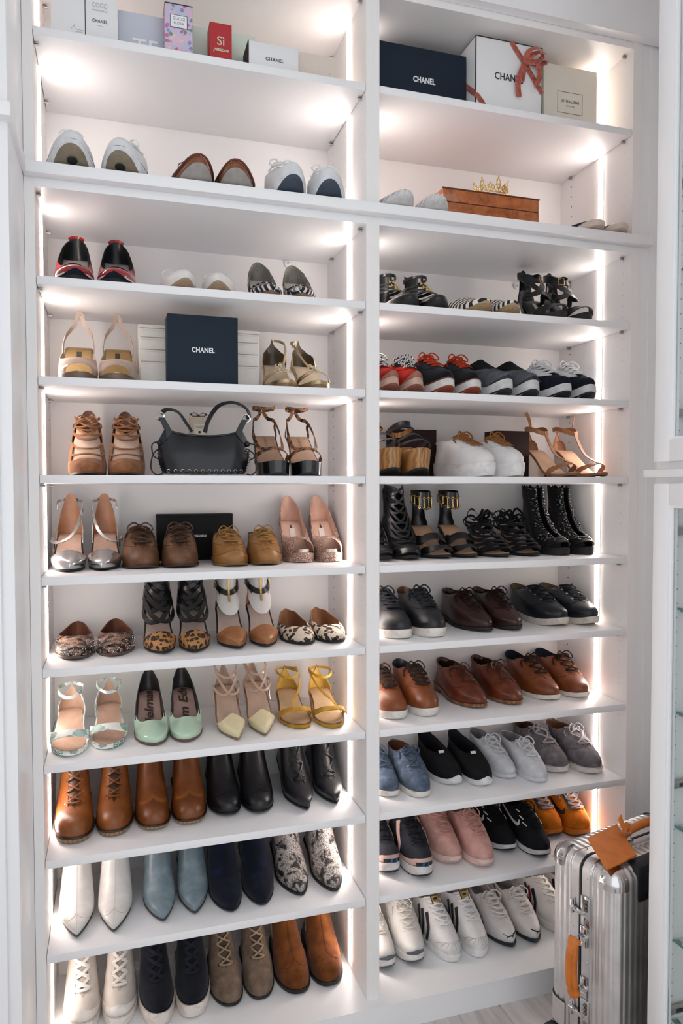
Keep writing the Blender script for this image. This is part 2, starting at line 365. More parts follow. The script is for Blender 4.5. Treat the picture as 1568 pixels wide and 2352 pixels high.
def catch(x, z):
    o = tag(empty('wall_fixing', (x, DP, z)), 'small round clear plastic fixing screwed to the shelving back above '+('plaid pumps' if x < 0 else 'striped espadrilles'), 'fixing')
    B().lathe([(.002, -.001), (.0098, -.001), (.0106, -.004), (.0100, -.007), (.007, -.0085), (.001, -.0085)], 20, axis='y').ob('disc', M('plain', 'efeeee', rough=.15), o)
    B().lathe([(.0036, -.0085), (.0036, -.0102), (.001, -.011)], 12, axis='y').ob('screw', STEEL, o)
    B().box(-.0125, .0125, -.004, -.0002, .003, .0104, .001).ob('tab', M('plain', 'efeeee', rough=.15), o)

# the deep wardrobe that returns beside the boots bay
o = tag(empty('wardrobe', (-1.1, -.25, 0)), 'tall white wardrobe front standing forward beside the shoe shelving', 'wardrobe')
def wb(nm, x0, x1, y0, y1, z0, z1, bev=.002, mat=None): return B().box(x0+1.1, x1+1.1, y0+.25, y1+.25, z0, z1, bev).ob(nm, mat or WHITE, o)
wb('side_panel', -.862, -.8453, -.232, .36, 0, 2.99)
wb('front_frame', -.8945, -.8453, -.25, -.232, 0, 2.99)
wb('body', -1.44, -.8623, -.23, .36, 0.002, 2.99)
for z0, z1 in ((.11, 2.105), (2.175, 2.98)):
    d = wb('door', -1.40, -.868, -.268, -.2505, z0, z1)
    B().box(-1.40+1.1, -.94+1.1, -.0185, -.0175, z0+.05, z1-.05).ob('door_panel', WHITE, d, False)
wb('ledge', -1.44, -.837, -.28, -.031, 2.128, 2.1545)

# the glass-door cabinet that runs along the other wall
RC = tag(empty('display_cabinet', (.68, -.9, 0)), 'white cabinet with framed glass doors and glass shelves beside the suitcase', 'cabinet')
def rb(nm, x0, x1, y0, y1, z0, z1, bev=.0, mat=None, par=None): return B().box(x0-.68, x1-.68, y0+.9, y1+.9, z0, z1, bev).ob(nm, mat or WHITE, par or RC, bool(bev))
FX = .492   # face-frame front; doors lie in front of it
rb('end_panel', FX+.0, .866, -.463, -.445, 0, 2.99, 0, BOARD)
rb('back_panel', .85, .866, -1.30, -.463, .05, 2.99, 0, BOARD)
rb('near_panel', FX, .866, -1.318, -1.30, 0, 2.99, 0, BOARD)
for z0, z1, nm in ((0, .1, 'base'), (1.4405, 1.4885, 'mid_rail'), (2.93, 2.99, 'top')): rb(nm, FX, .85, -1.30, -.463, z0, z1)
rb('ledge', .461, .86, -1.318, -.4375, 1.4541, 1.4712, .0015)
hb = B(); hb2 = None
def hinge(d, z):
    h = empty('hinge', (.52-.68, -.4635+.9, z), 0, RC)
    B().box(-.004, .006, -.003, .0, -.03, .03, .001).ob('mounting_plate', STEEL, h)
    B().box(-.006, .062, -.014, -.003, -.008, .008, .002).ob('hinge_arm', STEEL, h)
    B().box(.016, .034, -.0155, -.0135, -.004, .004, .0005).ob('hinge_slot', M('metal', '4a4644', rough=.3), h)
    B().box(-.028, -.004, -.018, -.004, -.007, .007, .002).ob('hinge_cup', STEEL, h)
    for q in (-.022, .022): B().lathe([(.0032, 0), (.0032, -.0042), (.001, -.0048)], 8, (0, 0, q), 'y').ob('hinge_screw', M('metal', '8d8883', rough=.3), h)
for z0, z1, hz in ((.105, 1.441, (.253, .769, 1.335)), (1.488, 2.925, (1.597, 2.094, 2.75))):
    d = empty('door', (.481-.68, -.68+.9, z0), 0, RC); H = z1-z0; W0, W1 = -.68, .2205-.001
    y0, y1 = -.62+0, .2195   # local y: hinge-side edge at the shelving end
    st = .0465
    db = lambda nm, a, b, c, e, m=WHITE, x0=-.011, x1=.011, bv=.002: B().box(x0, x1, a, b, c, e, bv).ob(nm, m, d)
    db('stile', .2195-st, .2195, 0, H); db('stile', -.26, -.26+st, 0, H); db('door_rail', -.26+st, .2195-st, 0, st); db('door_rail', -.26+st, .2195-st, H-st, H)
    db('glazing_bead', .2195-st-.006, .2195-st, st, H-st, WHITE, -.004, .008, .0); db('glazing_bead', -.26+st, .2195-st-.006, st, st+.006, WHITE, -.004, .008, .0); db('glazing_bead', -.26+st, .2195-st-.006, H-st-.006, H-st, WHITE, -.004, .008, .0)
    db('pane', -.26+st, .2195-st-.006, st+.006, H-st-.006, M('pane', 'fbfdfd'), -.0015, .0015, 0)
    for q in hz: hinge(d, q)
h = B()
for xq in (.535, .80):
    for k in range(88):
        z = .15+k*.032
        if .1 < z < 2.9: h.put([Vector((xq-.68+.0017*math.cos(q*PI/3), -.4635+.9, z+.0017*math.sin(q*PI/3))) for q in range(6)], [tuple(range(6))])
tag(h.ob('pin_hole', M('plain', '9a9592'), RC, False), kind='stuff')

GLASS_Z = (.222, .407, .668, .926, 1.160, 1.908, 2.167, 2.425)
# ------------------------------------------------------------------ shoes: one lofted last per shoe, every part lies on it
def sm(x): x = min(1., max(0., x)); return x*x*(3-2*x)
class Shoe:
    """local frame: toe tip at y=0 pointing to -y, heel at y=L, ground z=0; medial side +x. k runs up the rings, t around (0 toe, +-1 heel)"""
    def __init__(s, name, L, rings, toe=(.42, 2.), med=.006, spring=.006, ball=.012, heel=.014, hs=(.34, .9), waist=.10, kt=2.2):
        s.root = empty(name); s.L = L; s.rings = [tuple(r)+((0., 1.)[len(r)-6:] if len(r) < 8 else ()) for r in rings]; s.rings = [r[:4]+(r[4]*1.1, r[5]*1.08)+r[6:] for r in s.rings]
        s.toe = toe; s.med = med; s.spring = spring; s.ball = ball; s.heel = heel; s.hs = hs; s.waist = waist; s.kt = kt; s.K = len(rings)-1; s._c = {}
    def zs(s, q):
        return s.ball+s.spring*max(0., (.26-q)/.26)**2+(s.heel-s.ball)*sm((q-s.hs[0])/(s.hs[1]-s.hs[0]))
    def row(s, k):
        k = min(max(k, 0.), s.K); key = round(k, 4)
        if key in s._c: return s._c[key]
        i = min(int(k), s.K-1); f = k-i; R = s.rings; p1, p2 = R[i], R[i+1]
        p0 = R[i-1] if i else p1; p3 = R[i+2] if i+2 <= s.K else p2
        r = tuple(.5*(2*b+(c-a)*f+(2*a-5*b+4*c-d)*f*f+(3*b-a-3*c+d)*f**3) for a, b, c, d in zip(p0, p1, p2, p3)); s._c[key] = r
        return r
    def P(s, k, t):
        t = (t+1) % 2-1; q = (1-math.cos(PI*abs(t)))/2; yf, zf, yb, zb, wf, wb, zm, b = s.row(k)
        yy = yf+(yb-yf)*q; y = yy*s.L; kk = sm(k/s.kt)
        ea = s.toe[0]+(.5-s.toe[0])*kk; ee = s.toe[1]+(2.-s.toe[1])*kk; tf = (1-(1-min(1., q/ea))**ee)**(1/ee)
        hb = .17+.25*kk; u = (q-(1-hb))/hb; hf = math.sqrt(max(0., 1-u*u)) if u > 0 else 1.
        wp = wf+(wb-wf)*sm((q-.28)/.6); wp *= 1-s.waist*(1-.6*kk)*math.exp(-((q-.62)/.16)**2)
        x = (1 if t >= 0 else -1)*wp*tf*hf+s.med*max(0., 1-yy/.5)**2-s.med*.3*math.exp(-((yy-.62)/.2)**2)
        return Vector((x, y, zf+(zb-zf)*q+zm*4*q*(1-q)+b*s.zs(yy)+(1-b)*s.heel))
    def N(s, k, t):
        e = .02; a = s.P(k, t+e)-s.P(k, t-e); k0 = max(0., k-.05); k1 = min(s.K, k+.05); b = s.P(k1, t)-s.P(k0, t)
        n = a.cross(b)
        if n.length < 1e-12: return Vector((0, -1, .2))
        n.normalize()
        c = s.P(k, t); ax = Vector((0, (s.row(k)[0]*.55+s.row(k)[2]*.45)*s.L, c.z-.004))
        return n if n.dot(c-ax) > -.0 else -n
    def Q(s, k, t, off=0.):
        p = s.P(k, t)
        return p+s.N(k, t)*off if off else p
    def patch(s, name, mat, k0=0., k1=None, t0=-1., t1=1., nk=12, nt=40, off=0., thick=0., par=None, taper=True):
        if name == 'tongue': kv, tw = k0, t1; k0 = lambda t: kv-.25+1.1*(abs(t)/tw)**1.5
        k1 = s.K if k1 is None else k1; wrap = (t1-t0) > 1.999; vs = []; fs = []; ns = []
        nt1 = nt if wrap else nt+1
        for i in range(nk+1):
            for j in range(nt1):
                t = t0+(t1-t0)*j/nt; tn = (t+1) % 2-1; a = k0(tn) if callable(k0) else k0; b = k1(tn) if callable(k1) else k1
                k = a+(b-a)*i/nk; n = s.N(k, t) if (off or thick) else None; ns.append(n); vs.append(s.P(k, t)+(n*off if off else Vector()))
        def id(i, j): return i*nt1+(j % nt if wrap else j)
        for i in range(nk):
            for j in range(nt): fs.append((id(i, j), id(i, j+1), id(i+1, j+1), id(i+1, j)))
        if thick:
            m = len(vs); ring = []
            if wrap: loops = [[id(0, j) for j in range(nt)], [id(nk, j) for j in range(nt)]]
            else: loops = [[id(0, j) for j in range(nt)]+[id(i, nt) for i in range(nk)]+[id(nk, j) for j in range(nt, 0, -1)]+[id(i, 0) for i in range(nk, 0, -1)]]
            for lp in loops:
                base = len(vs)
                for v in lp: vs.append(vs[v]-ns[v]*thick)
                for i in range(len(lp)): j = (i+1) % len(lp); fs.append((lp[i], lp[j], base+j, base+i))
        return mesh_ob(name, vs, fs, mat, par or s.root)
    def lining(s, mat, k0=.3, t0=-1., t1=1., k1=None, nt=40, inset=.0022, name='lining'):
        """rolls over the top edge and runs down inside"""
        k1 = s.K if k1 is None else k1; wrap = (t1-t0) > 1.999; nt1 = nt if wrap else nt+1; vs = []; fs = []
        seq = [(1., 0.), (1., -inset*.4), (1., -inset)]+[(1-f, -inset) for f in (.15, .35, .55, .8, 1.)]
        for f, of in seq:
            for j in range(nt1):
                t = t0+(t1-t0)*j/nt; tn = (t+1) % 2-1; b = k1(tn) if callable(k1) else k1; k = k0+(b-k0)*f; n = s.N(k, t); vs.append(s.P(k, t)+n*of+(Vector((0, 0, .0008)) if of == -inset*.4 else Vector()))
        for i in range(len(seq)-1):
            for j in range(nt): fs.append((i*nt1+j, i*nt1+(j+1) % nt1, (i+1)*nt1+(j+1) % nt1, (i+1)*nt1+j))
        return mesh_ob(name, vs, fs, mat, s.root)
    # flat ladders: soles, insoles, heels
    def outl(s, q, g):
        c = s.P(0, math.acos(1-2*q)/PI); d = s.P(0, -math.acos(1-2*q)/PI)
        y = -g+(s.L+2*g)*q
        return Vector((c.x+g, y, 0)), Vector((d.x-g, y, 0))
    def ladder(s, name, mat, zb, zt, g0=0., g1=0., q0=0., q1=1., n=26, par=None, mid=0., bot=None):
        """slab between zb(q) and zt(q); bot = (y0,y1,halfwidth,power) squeezes the bottom to a heel tip"""
        qs = [q0+(q1-q0)*(1-math.cos(PI*i/n))/2 if (q0 == 0 and q1 == 1) else (q0+(q1-q0)*math.sin(PI/2*i/n) if q1 == 1 else (q0+(q1-q0)*(1-math.cos(PI/2*i/n)) if q0 == 0 else q0+(q1-q0)*i/n)) for i in range(n+1)]
        lev = [0., .5, 1.] if bot is None else [0., .08, .25, .5, .75, 1.]
        vs = []; fs = []; m = n+1
        for f in lev:
            g = g0+(g1-g0)*f+(mid if f == .5 else 0.)
            for q in qs:
                a, b = s.outl(q, g); z0, z1 = zb(q), zt(q)
                if bot is not None:
                    y0, y1, hw, pw = bot; u = (q-q0)/(q1-q0); e = (1-f)**(1/pw) if pw >= 1 else 1-f**(pw) ; e = 1-(1-(1-f))**pw
                    cx = (a.x+b.x)/2; wt = (a.x-b.x)/2; wmax = max(1e-6, (s.outl(q0+.3*(q1-q0), g)[0].x-s.outl(q0+.3*(q1-q0), g)[1].x)/2)
                    wd = wt+(hw*min(1., wt/wmax)-wt)*e; y = a.y+((y0+(y1-y0)*u)-a.y)*e
                    a = Vector((cx+wd, y, 0)); b = Vector((cx-wd, y, 0)); zz = z0+(z1-z0)*f
                else: zz = z0+(z1-z0)*f
                a.z = b.z = zz; vs += [a, b]
        w = 2*m
        for l in range(len(lev)-1):
            for i in range(n):
                a = l*w+2*i
                fs += [(a, a+2, a+2+w, a+w), (a+1, a+1+w, a+3+w, a+3)]
            fs += [(l*w, l*w+w, l*w+w+1, l*w+1), (l*w+w-2, l*w+w-1, l*w+2*w-1, l*w+2*w-2)]
        e = (len(lev)-1)*w
        for i in range(n): fs += [(2*i, 2*i+1, 2*i+3, 2*i+2), (e+2*i, e+2*i+2, e+2*i+3, e+2*i+1)]
        return mesh_ob(name, vs, fs, mat, par or s.root, True, 50)
    def sole(s, mat, ground=.0, lift=.010, g0=.002, g1=.003, name='sole', top=.001, tq=.24, mid=.001, par=None, zt=None, zb=None):
        """walking sole: flat on the ground, sweeping up by lift at the toe"""
        zb = zb or (lambda q: ground+lift*max(0., (tq-q)/tq)**2); zt = zt or (lambda q: s.zs(q)+top)
        return s.ladder(name, mat, zb, zt, g0, g1, mid=mid, par=par)
    def thin_sole(s, mat, th=.0035, plat=0., name='sole', g=.0015):
        def zb(q):
            if plat: return max(0., s.zs(q)-th-(s.ball-th)*(1-sm((q-.36)/.22))) if q > .3 else s.spring*.6*max(0., (.26-q)/.26)**2
            return max(0., s.zs(q)-th)
        return s.ladder(name, mat, zb, lambda q: s.zs(q)+.0006, g*.6, g)
    def insole(s, mat, g=-.004, h=.0022, name='insole', q0=0., q1=1., lift=0.): return s.ladder(name, mat, lambda q: s.zs(q)+.0004+lift, lambda q: s.zs(q)+h+lift, g, g, q0, q1)
    def heelblock(s, mat, q0=.78, y0=.84, y1=.96, hw=.006, pw=2.6, name='heel', th=.003, tip=None):
        o = s.ladder(name, mat, lambda q: 0.004 if tip else 0., lambda q: s.zs(q)-th+.0008, 0., .0008, q0, 1., 10, bot=(y0*s.L, y1*s.L, hw, pw))
        if tip: s.ladder('heel_tip', tip, lambda q: 0., lambda q: .0045, 0., 0., q0, 1., 10, bot=None, par=o) if False else B().box(-hw, hw, y0*s.L, y1*s.L, 0, .0045, .0008).ob('heel_tip', tip, o)
        return o
    def path(s, kt, n=18, off=.001, bulge=0.):
        return [s.Q(k, t, off+bulge*math.sin(PI*i/(n-1))) for i, (k, t) in enumerate(spline(kt, n))], [s.N(k, t) for k, t in spline(kt, n)]
    def strap(s, kt, width, mat, name='strap', off=.0008, thick=.002, n=18, bulge=0., par=None, bld=None, closed=False):
        p, nn = s.path(kt, n, off, bulge); b = bld or B(); b.ribbon(p, nn, width, thick, closed)
        return None if bld else b.ob(name, mat, par or s.root)
    def laces(s, mat, rows=5, ka=2.6, kb=None, ta=.16, tb=.24, width=.005, thick=.0022, off=.0035, bars=True, cross=True, bow='small', name='lace', eye=None, bowmat=None):
        kb = s.K-.15 if kb is None else kb; b = B(); kt = [(ka+(kb-ka)*i/max(1, rows-1), ta+(tb-ta)*i/max(1, rows-1)) for i in range(rows)]
        for i, (k, t) in enumerate(kt):
            if bars and (i == 0 or not cross): s.strap([(k, -t), (k, 0), (k, t)], width, None, bld=b, off=off, thick=thick, n=9, bulge=.001)
            if cross and i < rows-1:
                k2, t2 = kt[i+1]
                s.strap([(k, -t), ((k+k2)/2, 0), (k2, t2)], width, None, bld=b, off=off, thick=thick, n=9, bulge=.0015)
                s.strap([(k, t), ((k+k2)/2, 0), (k2, -t2)], width, None, bld=b, off=off+.0012, thick=thick, n=9, bulge=.0025)
        top = s.Q(kb, 0, off+.002); r = min(.0024, width*.36)
        if bow:
            L1 = {'small': .026, 'big': .032, 'long': .036, 'flop': .03}.get(bow, .026)
            for sx in (1, -1):
                loop = [top, top+Vector((sx*L1*.5, -.006, .009)), top+Vector((sx*L1, -.014, -.003)), top+Vector((sx*L1*.85, -.020, -.014)), top+Vector((sx*L1*.35, -.012, -.006)), top+Vector((0, -.002, .001))]
                b.tube(spline(loop, 14), r, 5)
                end = [top+Vector((0, -.002, 0)), top+Vector((sx*L1*.5, -.012, -.002)), s.Q(kb-.6, sx*(tb+.06), .005), s.Q(max(.5, kb-1.3), sx*(tb+.10), .004)]
                b.tube(spline(end, 12), r, 5)
            b.ball(top+Vector((0, -.003, .001)), width*.8, 6)
        o = b.ob(name, mat, s.root)
        if eye:
            e = B()
            for k, t in kt:
                for sg in (1, -1): e.torus(s.Q(k, sg*(t+.02), .0012), .0026, .0009, s.N(k, sg*t), 8, 4)
            tag(e.ob('eyelet', eye, s.root), kind='stuff')
        return o
    def buckle(s, k, t, mat, w=.009, h=.012, name='buckle', off=.003):
        n = s.N(k, t); u = Vector((0, 0, 1)); u = (u-n*u.dot(n)).normalized(); v = n.cross(u); c = s.Q(k, t, off)
        B().tube([c+u*h/2+v*w/2, c+u*h/2-v*w/2, c-u*h/2-v*w/2, c-u*h/2+v*w/2], .0012, 6, True).ob(name, mat, s.root)
    def words(s, body, size, mat, y, rot=0., dz=.0036, sx=0., shear=0., width=None, parent=None, name='lettering', offset=0.):
        q = y/s.L; e = .02; sl = math.atan2(s.zs(q+e)-s.zs(q-e), 2*e*s.L)
        m = Matrix.Translation((sx, y, s.zs(q)+dz)) @ Matrix.Rotation(sl, 4, 'X') @ Matrix.Rotation(rot, 4, 'Z')
        return text_ob(name, body, size, mat, parent or s.root, m, shear=shear, width=width, offset=offset)
    def onside(s, body, size, mat, k, t, spin=0., off=.0012, name='lettering', width=None):
        n = s.N(k, t); u = Vector((0, 0, 1)); u = (u-n*u.dot(n)).normalized(); v = u.cross(n); p = s.Q(k, t, off)
        m = Matrix(((v.x, u.x, n.x, p.x), (v.y, u.y, n.y, p.y), (v.z, u.z, n.z, p.z), (0, 0, 0, 1))) @ Matrix.Rotation(spin, 4, 'Z')
        return text_ob(name, body, size, mat, s.root, m, width=width)
PAIRS = []
def pair(s, label, cat, row, a, b, ra=0., rb=0., group=None, flip=False, extra=None, lift=0., pitch=0.):
    """places the shoe and its mirrored partner side by side (toe points in metres)"""
    r = s.root; z = ZS[row]+lift+.0003; g = group or label
    tag(r, label, cat, g); c = copy_tree(r)
    wm = s.rings[0][4]+s.med*.3; need = 2*wm*.97-(b[0]-a[0])
    if need > 0 and abs(ra)+abs(rb) < 8: d = min(.017, need/2); a = (a[0]-d, a[1]); b = (b[0]+d, b[1])
    lo, hi = (-.8175+wm, -.0405-wm) if a[0] < -.02 else (.0045+wm, .771-wm)
    a = (min(max(a[0], lo), hi-1.9*wm), a[1]); b = (min(max(b[0], lo), hi), b[1])
    for o, (x, y), an, m in ((r, a, ra, 1), (c, b, rb, -1)):
        if flip: m = -m
        o.location = (x, y-.006, z); o.rotation_euler = (math.radians(pitch), 0, math.radians(an)); o.scale = (m, 1, 1)
    PAIRS.append((r, c, label, row, (a[0]+b[0])/2))
    return r, c
# ---- ring tables (yf, zf, yb, zb, half-width ball, half-width heel, mid sag, base follow)
def rings_low(W, wh, top=.075, toe_h=.03, vamp=.30, coll=.56, tongue=.10, dip=-.012):
    return [(0, 0, 1, 0, W, wh), (-.004, toe_h*.55, 1.005, .02, W*1.02, wh*1.05), (.055, toe_h*1.12, 1.0, .042, W*.97, wh*1.02), (vamp*.72, toe_h*1.12+(tongue-toe_h)*.30, .993, .056, W*.90, wh*.96), (vamp+.11, toe_h+(tongue-toe_h)*.66, .99, .066, W*.74, wh*.90), (coll-.03, tongue-.003, 1.0, top, W*.63, wh*.88, dip-.010)]
def rings_boot(W, wh, H=.19, toe_h=.034, ankle=.60, shaft_w=.9, lean=0.):
    return [(0, 0, 1, 0, W, wh), (-.004, toe_h*.6, 1.005, .02, W*1.02, wh*1.05), (.06, toe_h*1.15, 1.0, .045, W*.96, wh*1.02), (.28, toe_h+.026, .985, .07, W*.86, wh*.96), (.46, toe_h+.056, .975, .10, W*.74, wh*.95, 0, .8), (ankle-.04, toe_h+.090, .985, .13, W*.66, wh*.98, 0, .4), (ankle-.05+lean, (toe_h+.09+H)/2+.004, .995, (H+.13)/2, W*.66*shaft_w, wh*1.03, 0, 0.), (ankle-.06+lean, H, 1.0, H, W*.68*shaft_w, wh*1.06, 0, 0.)]
def rings_pump(W, wh, throat=.30, vz=.034, back=.058, dip=-.03, toe_h=.02):
    return [(0, 0, 1, 0, W, wh), (-.003, toe_h*.6, 1.004, .018, W*1.02, wh*1.05), (throat*.45, toe_h*1.2, 1.004, back*.6, W*.98, wh*1.02, dip*.35), (throat, vz, 1.0, back, W*.88, wh*.86, dip)]
def rings_foot(W, wh, ank=.07, up=.032):
    return [(0, 0, 1, 0, W, wh), (.02, .016, 1.01, .018, W*1.03, wh*1.06), (.16, .032, 1.01, .032, W*.95, wh*1.05), (.36, .050, .995, ank*.6, W*.84, wh), (.52, .066, .985, ank*.82, W*.70, wh*.94), (.62, max(.07, ank), .99, ank, W*.60, wh*.94, 0, .6), (.64, max(.075, ank)+up, 1.0, ank+up, W*.58, wh*.98, 0, .2)]
def insole_words(root, shoe, body, mirror, y, size, mat, dz=.0048, bold=.0004, along=PI/2):
    """flat print that follows the curve of the insole"""
    o = text_ob('lettering', body, size, mat, root, Matrix.Rotation(along, 4, 'Z'), shear=.25 if along == PI/2 and bold > .0005 else 0., offset=bold, thick=0.)
    for v in o.data.vertices:
        x, yy = v.co.x, v.co.y+y; q = yy/shoe.L; c = (shoe.P(0, math.acos(1-2*min(.99, max(.01, q)))/PI).x+shoe.P(0, -math.acos(1-2*min(.99, max(.01, q)))/PI).x)/2
        v.co = Vector(((x+c)*1., yy, shoe.zs(q)+dz-.0012))
        if mirror: v.co.x = -x+c
    return o
# ------------------------------------------------------------------ shoes in the boots-and-heels bay, lower shelves
GOLD = M('metal', 'd8b878', rough=.25); SILV = M('metal', 'd5d3d2', rough=.2); GOLDP = M('metal', 'caa66a', rough=.35)
INK = M('plain', '1c1a1a', rough=.7)
def lowsole(s, mat, th, **k): return s.sole(mat, lift=k.pop('lift', .006), **k)
# --- bottom deck
def hightop(W, wh, L, toe_h, H, th): return dict(L=L, rings=rings_boot(W, wh, H, toe_h, .60, .86), ball=th, heel=th+.004, spring=.004, med=.006, toe=(.46, 2.3))
s = Shoe('high_top_sneaker', **hightop(.042, .032, .232, .030, .135, .024))
cr = M('leather', 'd2c9c0', rough=.55)
s.patch('upper', cr, nk=18); s.lining(M('canvas', 'cfc4b6'), k0=3.); s.sole(M('dirty', 'e2dcd4', 'b3a493'), lift=.005, g0=.001, g1=.0035)
s.patch('toe_cap', M('dirty', 'e6e0d8', 'c9bdb0'), 0, lambda t: 1.75-1.2*abs(t)/.42, -.42, .42, 6, 22, .0018, .002)
s.patch('tongue', M('canvas', 'bfb5aa'), 2.75, 7.2, -.13, .13, 10, 6, .0015, .001)
for sg in (1, -1): s.patch('eyestay', cr, 2.6, 6.8, *((.13, .30) if sg > 0 else (-.30, -.13)), 8, 4, .0016, .0016)
s.strap([(.45, -.99), (.4, -.6), (.38, -.2), (.38, .2), (.4, .6), (.45, .99)], .0016, M('plain', 'b3a59b'), 'welt_line', .003, .0012, 40)
s.laces(M('canvas', 'e6e0da'), 8, 2.75, 6.3, .14, .2, .0085, .0018, .0045, eye=M('metal', '8a8380', rough=.4), bow=None)
pair(s, 'cream leather high-top sneaker with wide flat laces on the bottom deck', 'sneaker', 'deck', (-.749, .106), (-.661, .100))
s = Shoe('high_top_sneaker', **hightop(.042, .033, .252, .026, .14, .034))
nv = M('suede', '1a1d27', '272b38')
s.patch('upper', nv, nk=18); s.lining(M('canvas', '16181f'), k0=3.); s.sole(M('dirty', 'ddd3cb', 'b9a596'), lift=.006, g0=.001, g1=.0045, mid=.002)
s.patch('sole_rim', M('patent', '15161c'), 0, .30, -1, 1, 2, 40, .0028, .002)
s.patch('tongue', M('canvas', '20232d'), 2.75, 7.2, -.13, .13, 10, 6, .0015, .001)
for sg in (1, -1): s.patch('eyestay', nv, 2.7, 6.8, *((.13, .28) if sg > 0 else (-.28, -.13)), 8, 4, .0016, .0016)
s.laces(M('canvas', '262933'), 8, 2.75, 6.3, .14, .2, .009, .0018, .0045, bow=None)
pair(s, 'dark navy suede high-top sneaker with thick white sole beside the cream pair', 'sneaker', 'deck', (-.571, .074), (-.476, .078))
s = Shoe('lace_up_boot', .238, rings_boot(.041, .031, .165, .034, .61, .85), toe=(.46, 2.2), ball=.007, heel=.012, spring=.003)
tp = M('suede', '8d7665', 'a08a78')
s.patch('upper', tp, nk=18); s.lining(M('leather', '4d3f36'), k0=3.5); s.sole(M('rubber', '2e2927'), lift=.003)
s.patch('toe_cap', tp, 0, lambda t: 2.35-1.7*abs(t)/.4, -.4, .4, 6, 20, .0011, .0012)
s.patch('tongue', M('suede', '6f5c4e'), 3.1, 7.1, -.12, .12, 8, 6, .0012, .001)
for sg in (1, -1): s.patch('eyestay', tp, lambda t: 3.0+1.2*(abs(t)-.12), 6.9, *((.12, .30) if sg > 0 else (-.30, -.12)), 8, 4, .0018, .0018)
s.laces(M('canvas', 'b39b80'), 7, 3.0, 6.1, .14, .2, .0044, .002, .0045, bow='long', eye=M('metal', '6b5a48'))
pair(s, 'taupe suede lace-up ankle boot with thin tan laces on the bottom deck', 'boot', 'deck', (-.383, .092), (-.296, .094))
s = Shoe('ankle_boot', .245, rings_boot(.0445, .033, .185, .037, .62, .95), toe=(.46, 2.3), ball=.010, heel=.026, spring=.004)
bs = M('suede', '7b441d', '925526')
s.patch('upper', bs, nk=20); s.lining(M('leather', '5a3318'), k0=4.); s.sole(M('rubber', '262122'), lift=.004, zb=lambda q: .004*max(0., (.24-q)/.24)**2 if q < .66 else 0.)
s.patch('vamp_seam', M('suede', '6f3c19'), lambda t: 2.62-1.9*abs(t)/.55, lambda t: 2.69-1.9*abs(t)/.55, -.55, .55, 1, 30, .0008, .0008)
s.patch('front_seam', M('suede', '6f3c19'), 2.65, 7, -.012, .012, 10, 2, .0009, .0009)
for tt in (.52, -.52): s.patch('zip_tape', M('metal', '8b7a55'), 2.6, 7, tt-.012, tt+.012, 10, 2, .0012, .0012)
pair(s, 'rust brown suede slip-on ankle boot with black rubber sole on the bottom deck', 'boot', 'deck', (-.203, .084), (-.108, .088))
# --- pointed and velvet boots
def heelboot(name, L, W, wh, toe, heel, mat, H=.185, toe_h=.024, solemat=None, heelmat=None, hw=.02, pw=1., q0=.74, y0=.78, lin_=None, ball=.006, nkk=20):
    s = Shoe(name, L, rings_boot(W, wh, H-heel, toe_h, .60, .95), toe=toe, ball=ball, heel=heel, spring=.004, med=.004)
    s.patch('upper', mat, nk=nkk); s.lining(lin_ or M('leather', '7a6a5e'), k0=4.5); s.thin_sole(solemat or INK, .004); s.heelblock(heelmat or mat, q0, y0, .985, hw, pw)
    return s
wl = M('leather', 'dedad6', 'efece8', rough=.3)
s = heelboot('ankle_boot', .258, .0415, .030, (.5, 1.22), .055, wl, .19, .02, M('plain', '3a3432'))
s.patch('vamp_seam', M('leather', 'c6c0bb'), lambda t: 2.5-1.6*abs(t)/.5, lambda t: 2.54-1.6*abs(t)/.5, -.5, .5, 1, 30, .0006, .0006)
s.patch('front_seam', M('leather', 'cfc9c4'), 0, 7, -.006, .006, 16, 2, .0006, .0006)
pair(s, 'white leather pointed-toe ankle boot with a centre seam', 'boot', 10, (-.762, .056), (-.669, .052))
s = heelboot('ankle_boot', .255, .040, .030, (.5, 1.35), .045, M('leather', '8296a1', '9fb0b8', rough=.3), .19, .022, M('plain', '4a4039'))
s.patch('gore', M('canvas', '73868f'), 4.3, 7, .42, .62, 8, 5, .0008, .0008)
pair(s, 'dusty blue leather pointed ankle boot beside the white pointed boots', 'boot', 10, (-.553, .060), (-.477, .070))
s = heelboot('ankle_boot', .258, .0405, .031, (.5, 1.75), .06, M('suede', '0b1225', '16264a', rough=.8), .195, .024, M('plain', '0d0f18'))
pair(s, 'dark navy velvet ankle boot beside the snakeskin boots', 'boot', 10, (-.387, .050), (-.299, .055))
s = heelboot('ankle_boot', .250, .040, .031, (.5, 1.5), .045, M('snake', 'd3c8c2', '2a2323', 'b0a49f'), .195, .024, INK, INK)
s.sole(INK, lift=.003, name='welt', zb=lambda q: max(0., s.zs(q)-.006), g0=.003, g1=.003)
pair(s, 'grey snakeskin print ankle boot with pointed toe and black sole', 'boot', 10, (-.200, .074), (-.101, .066))
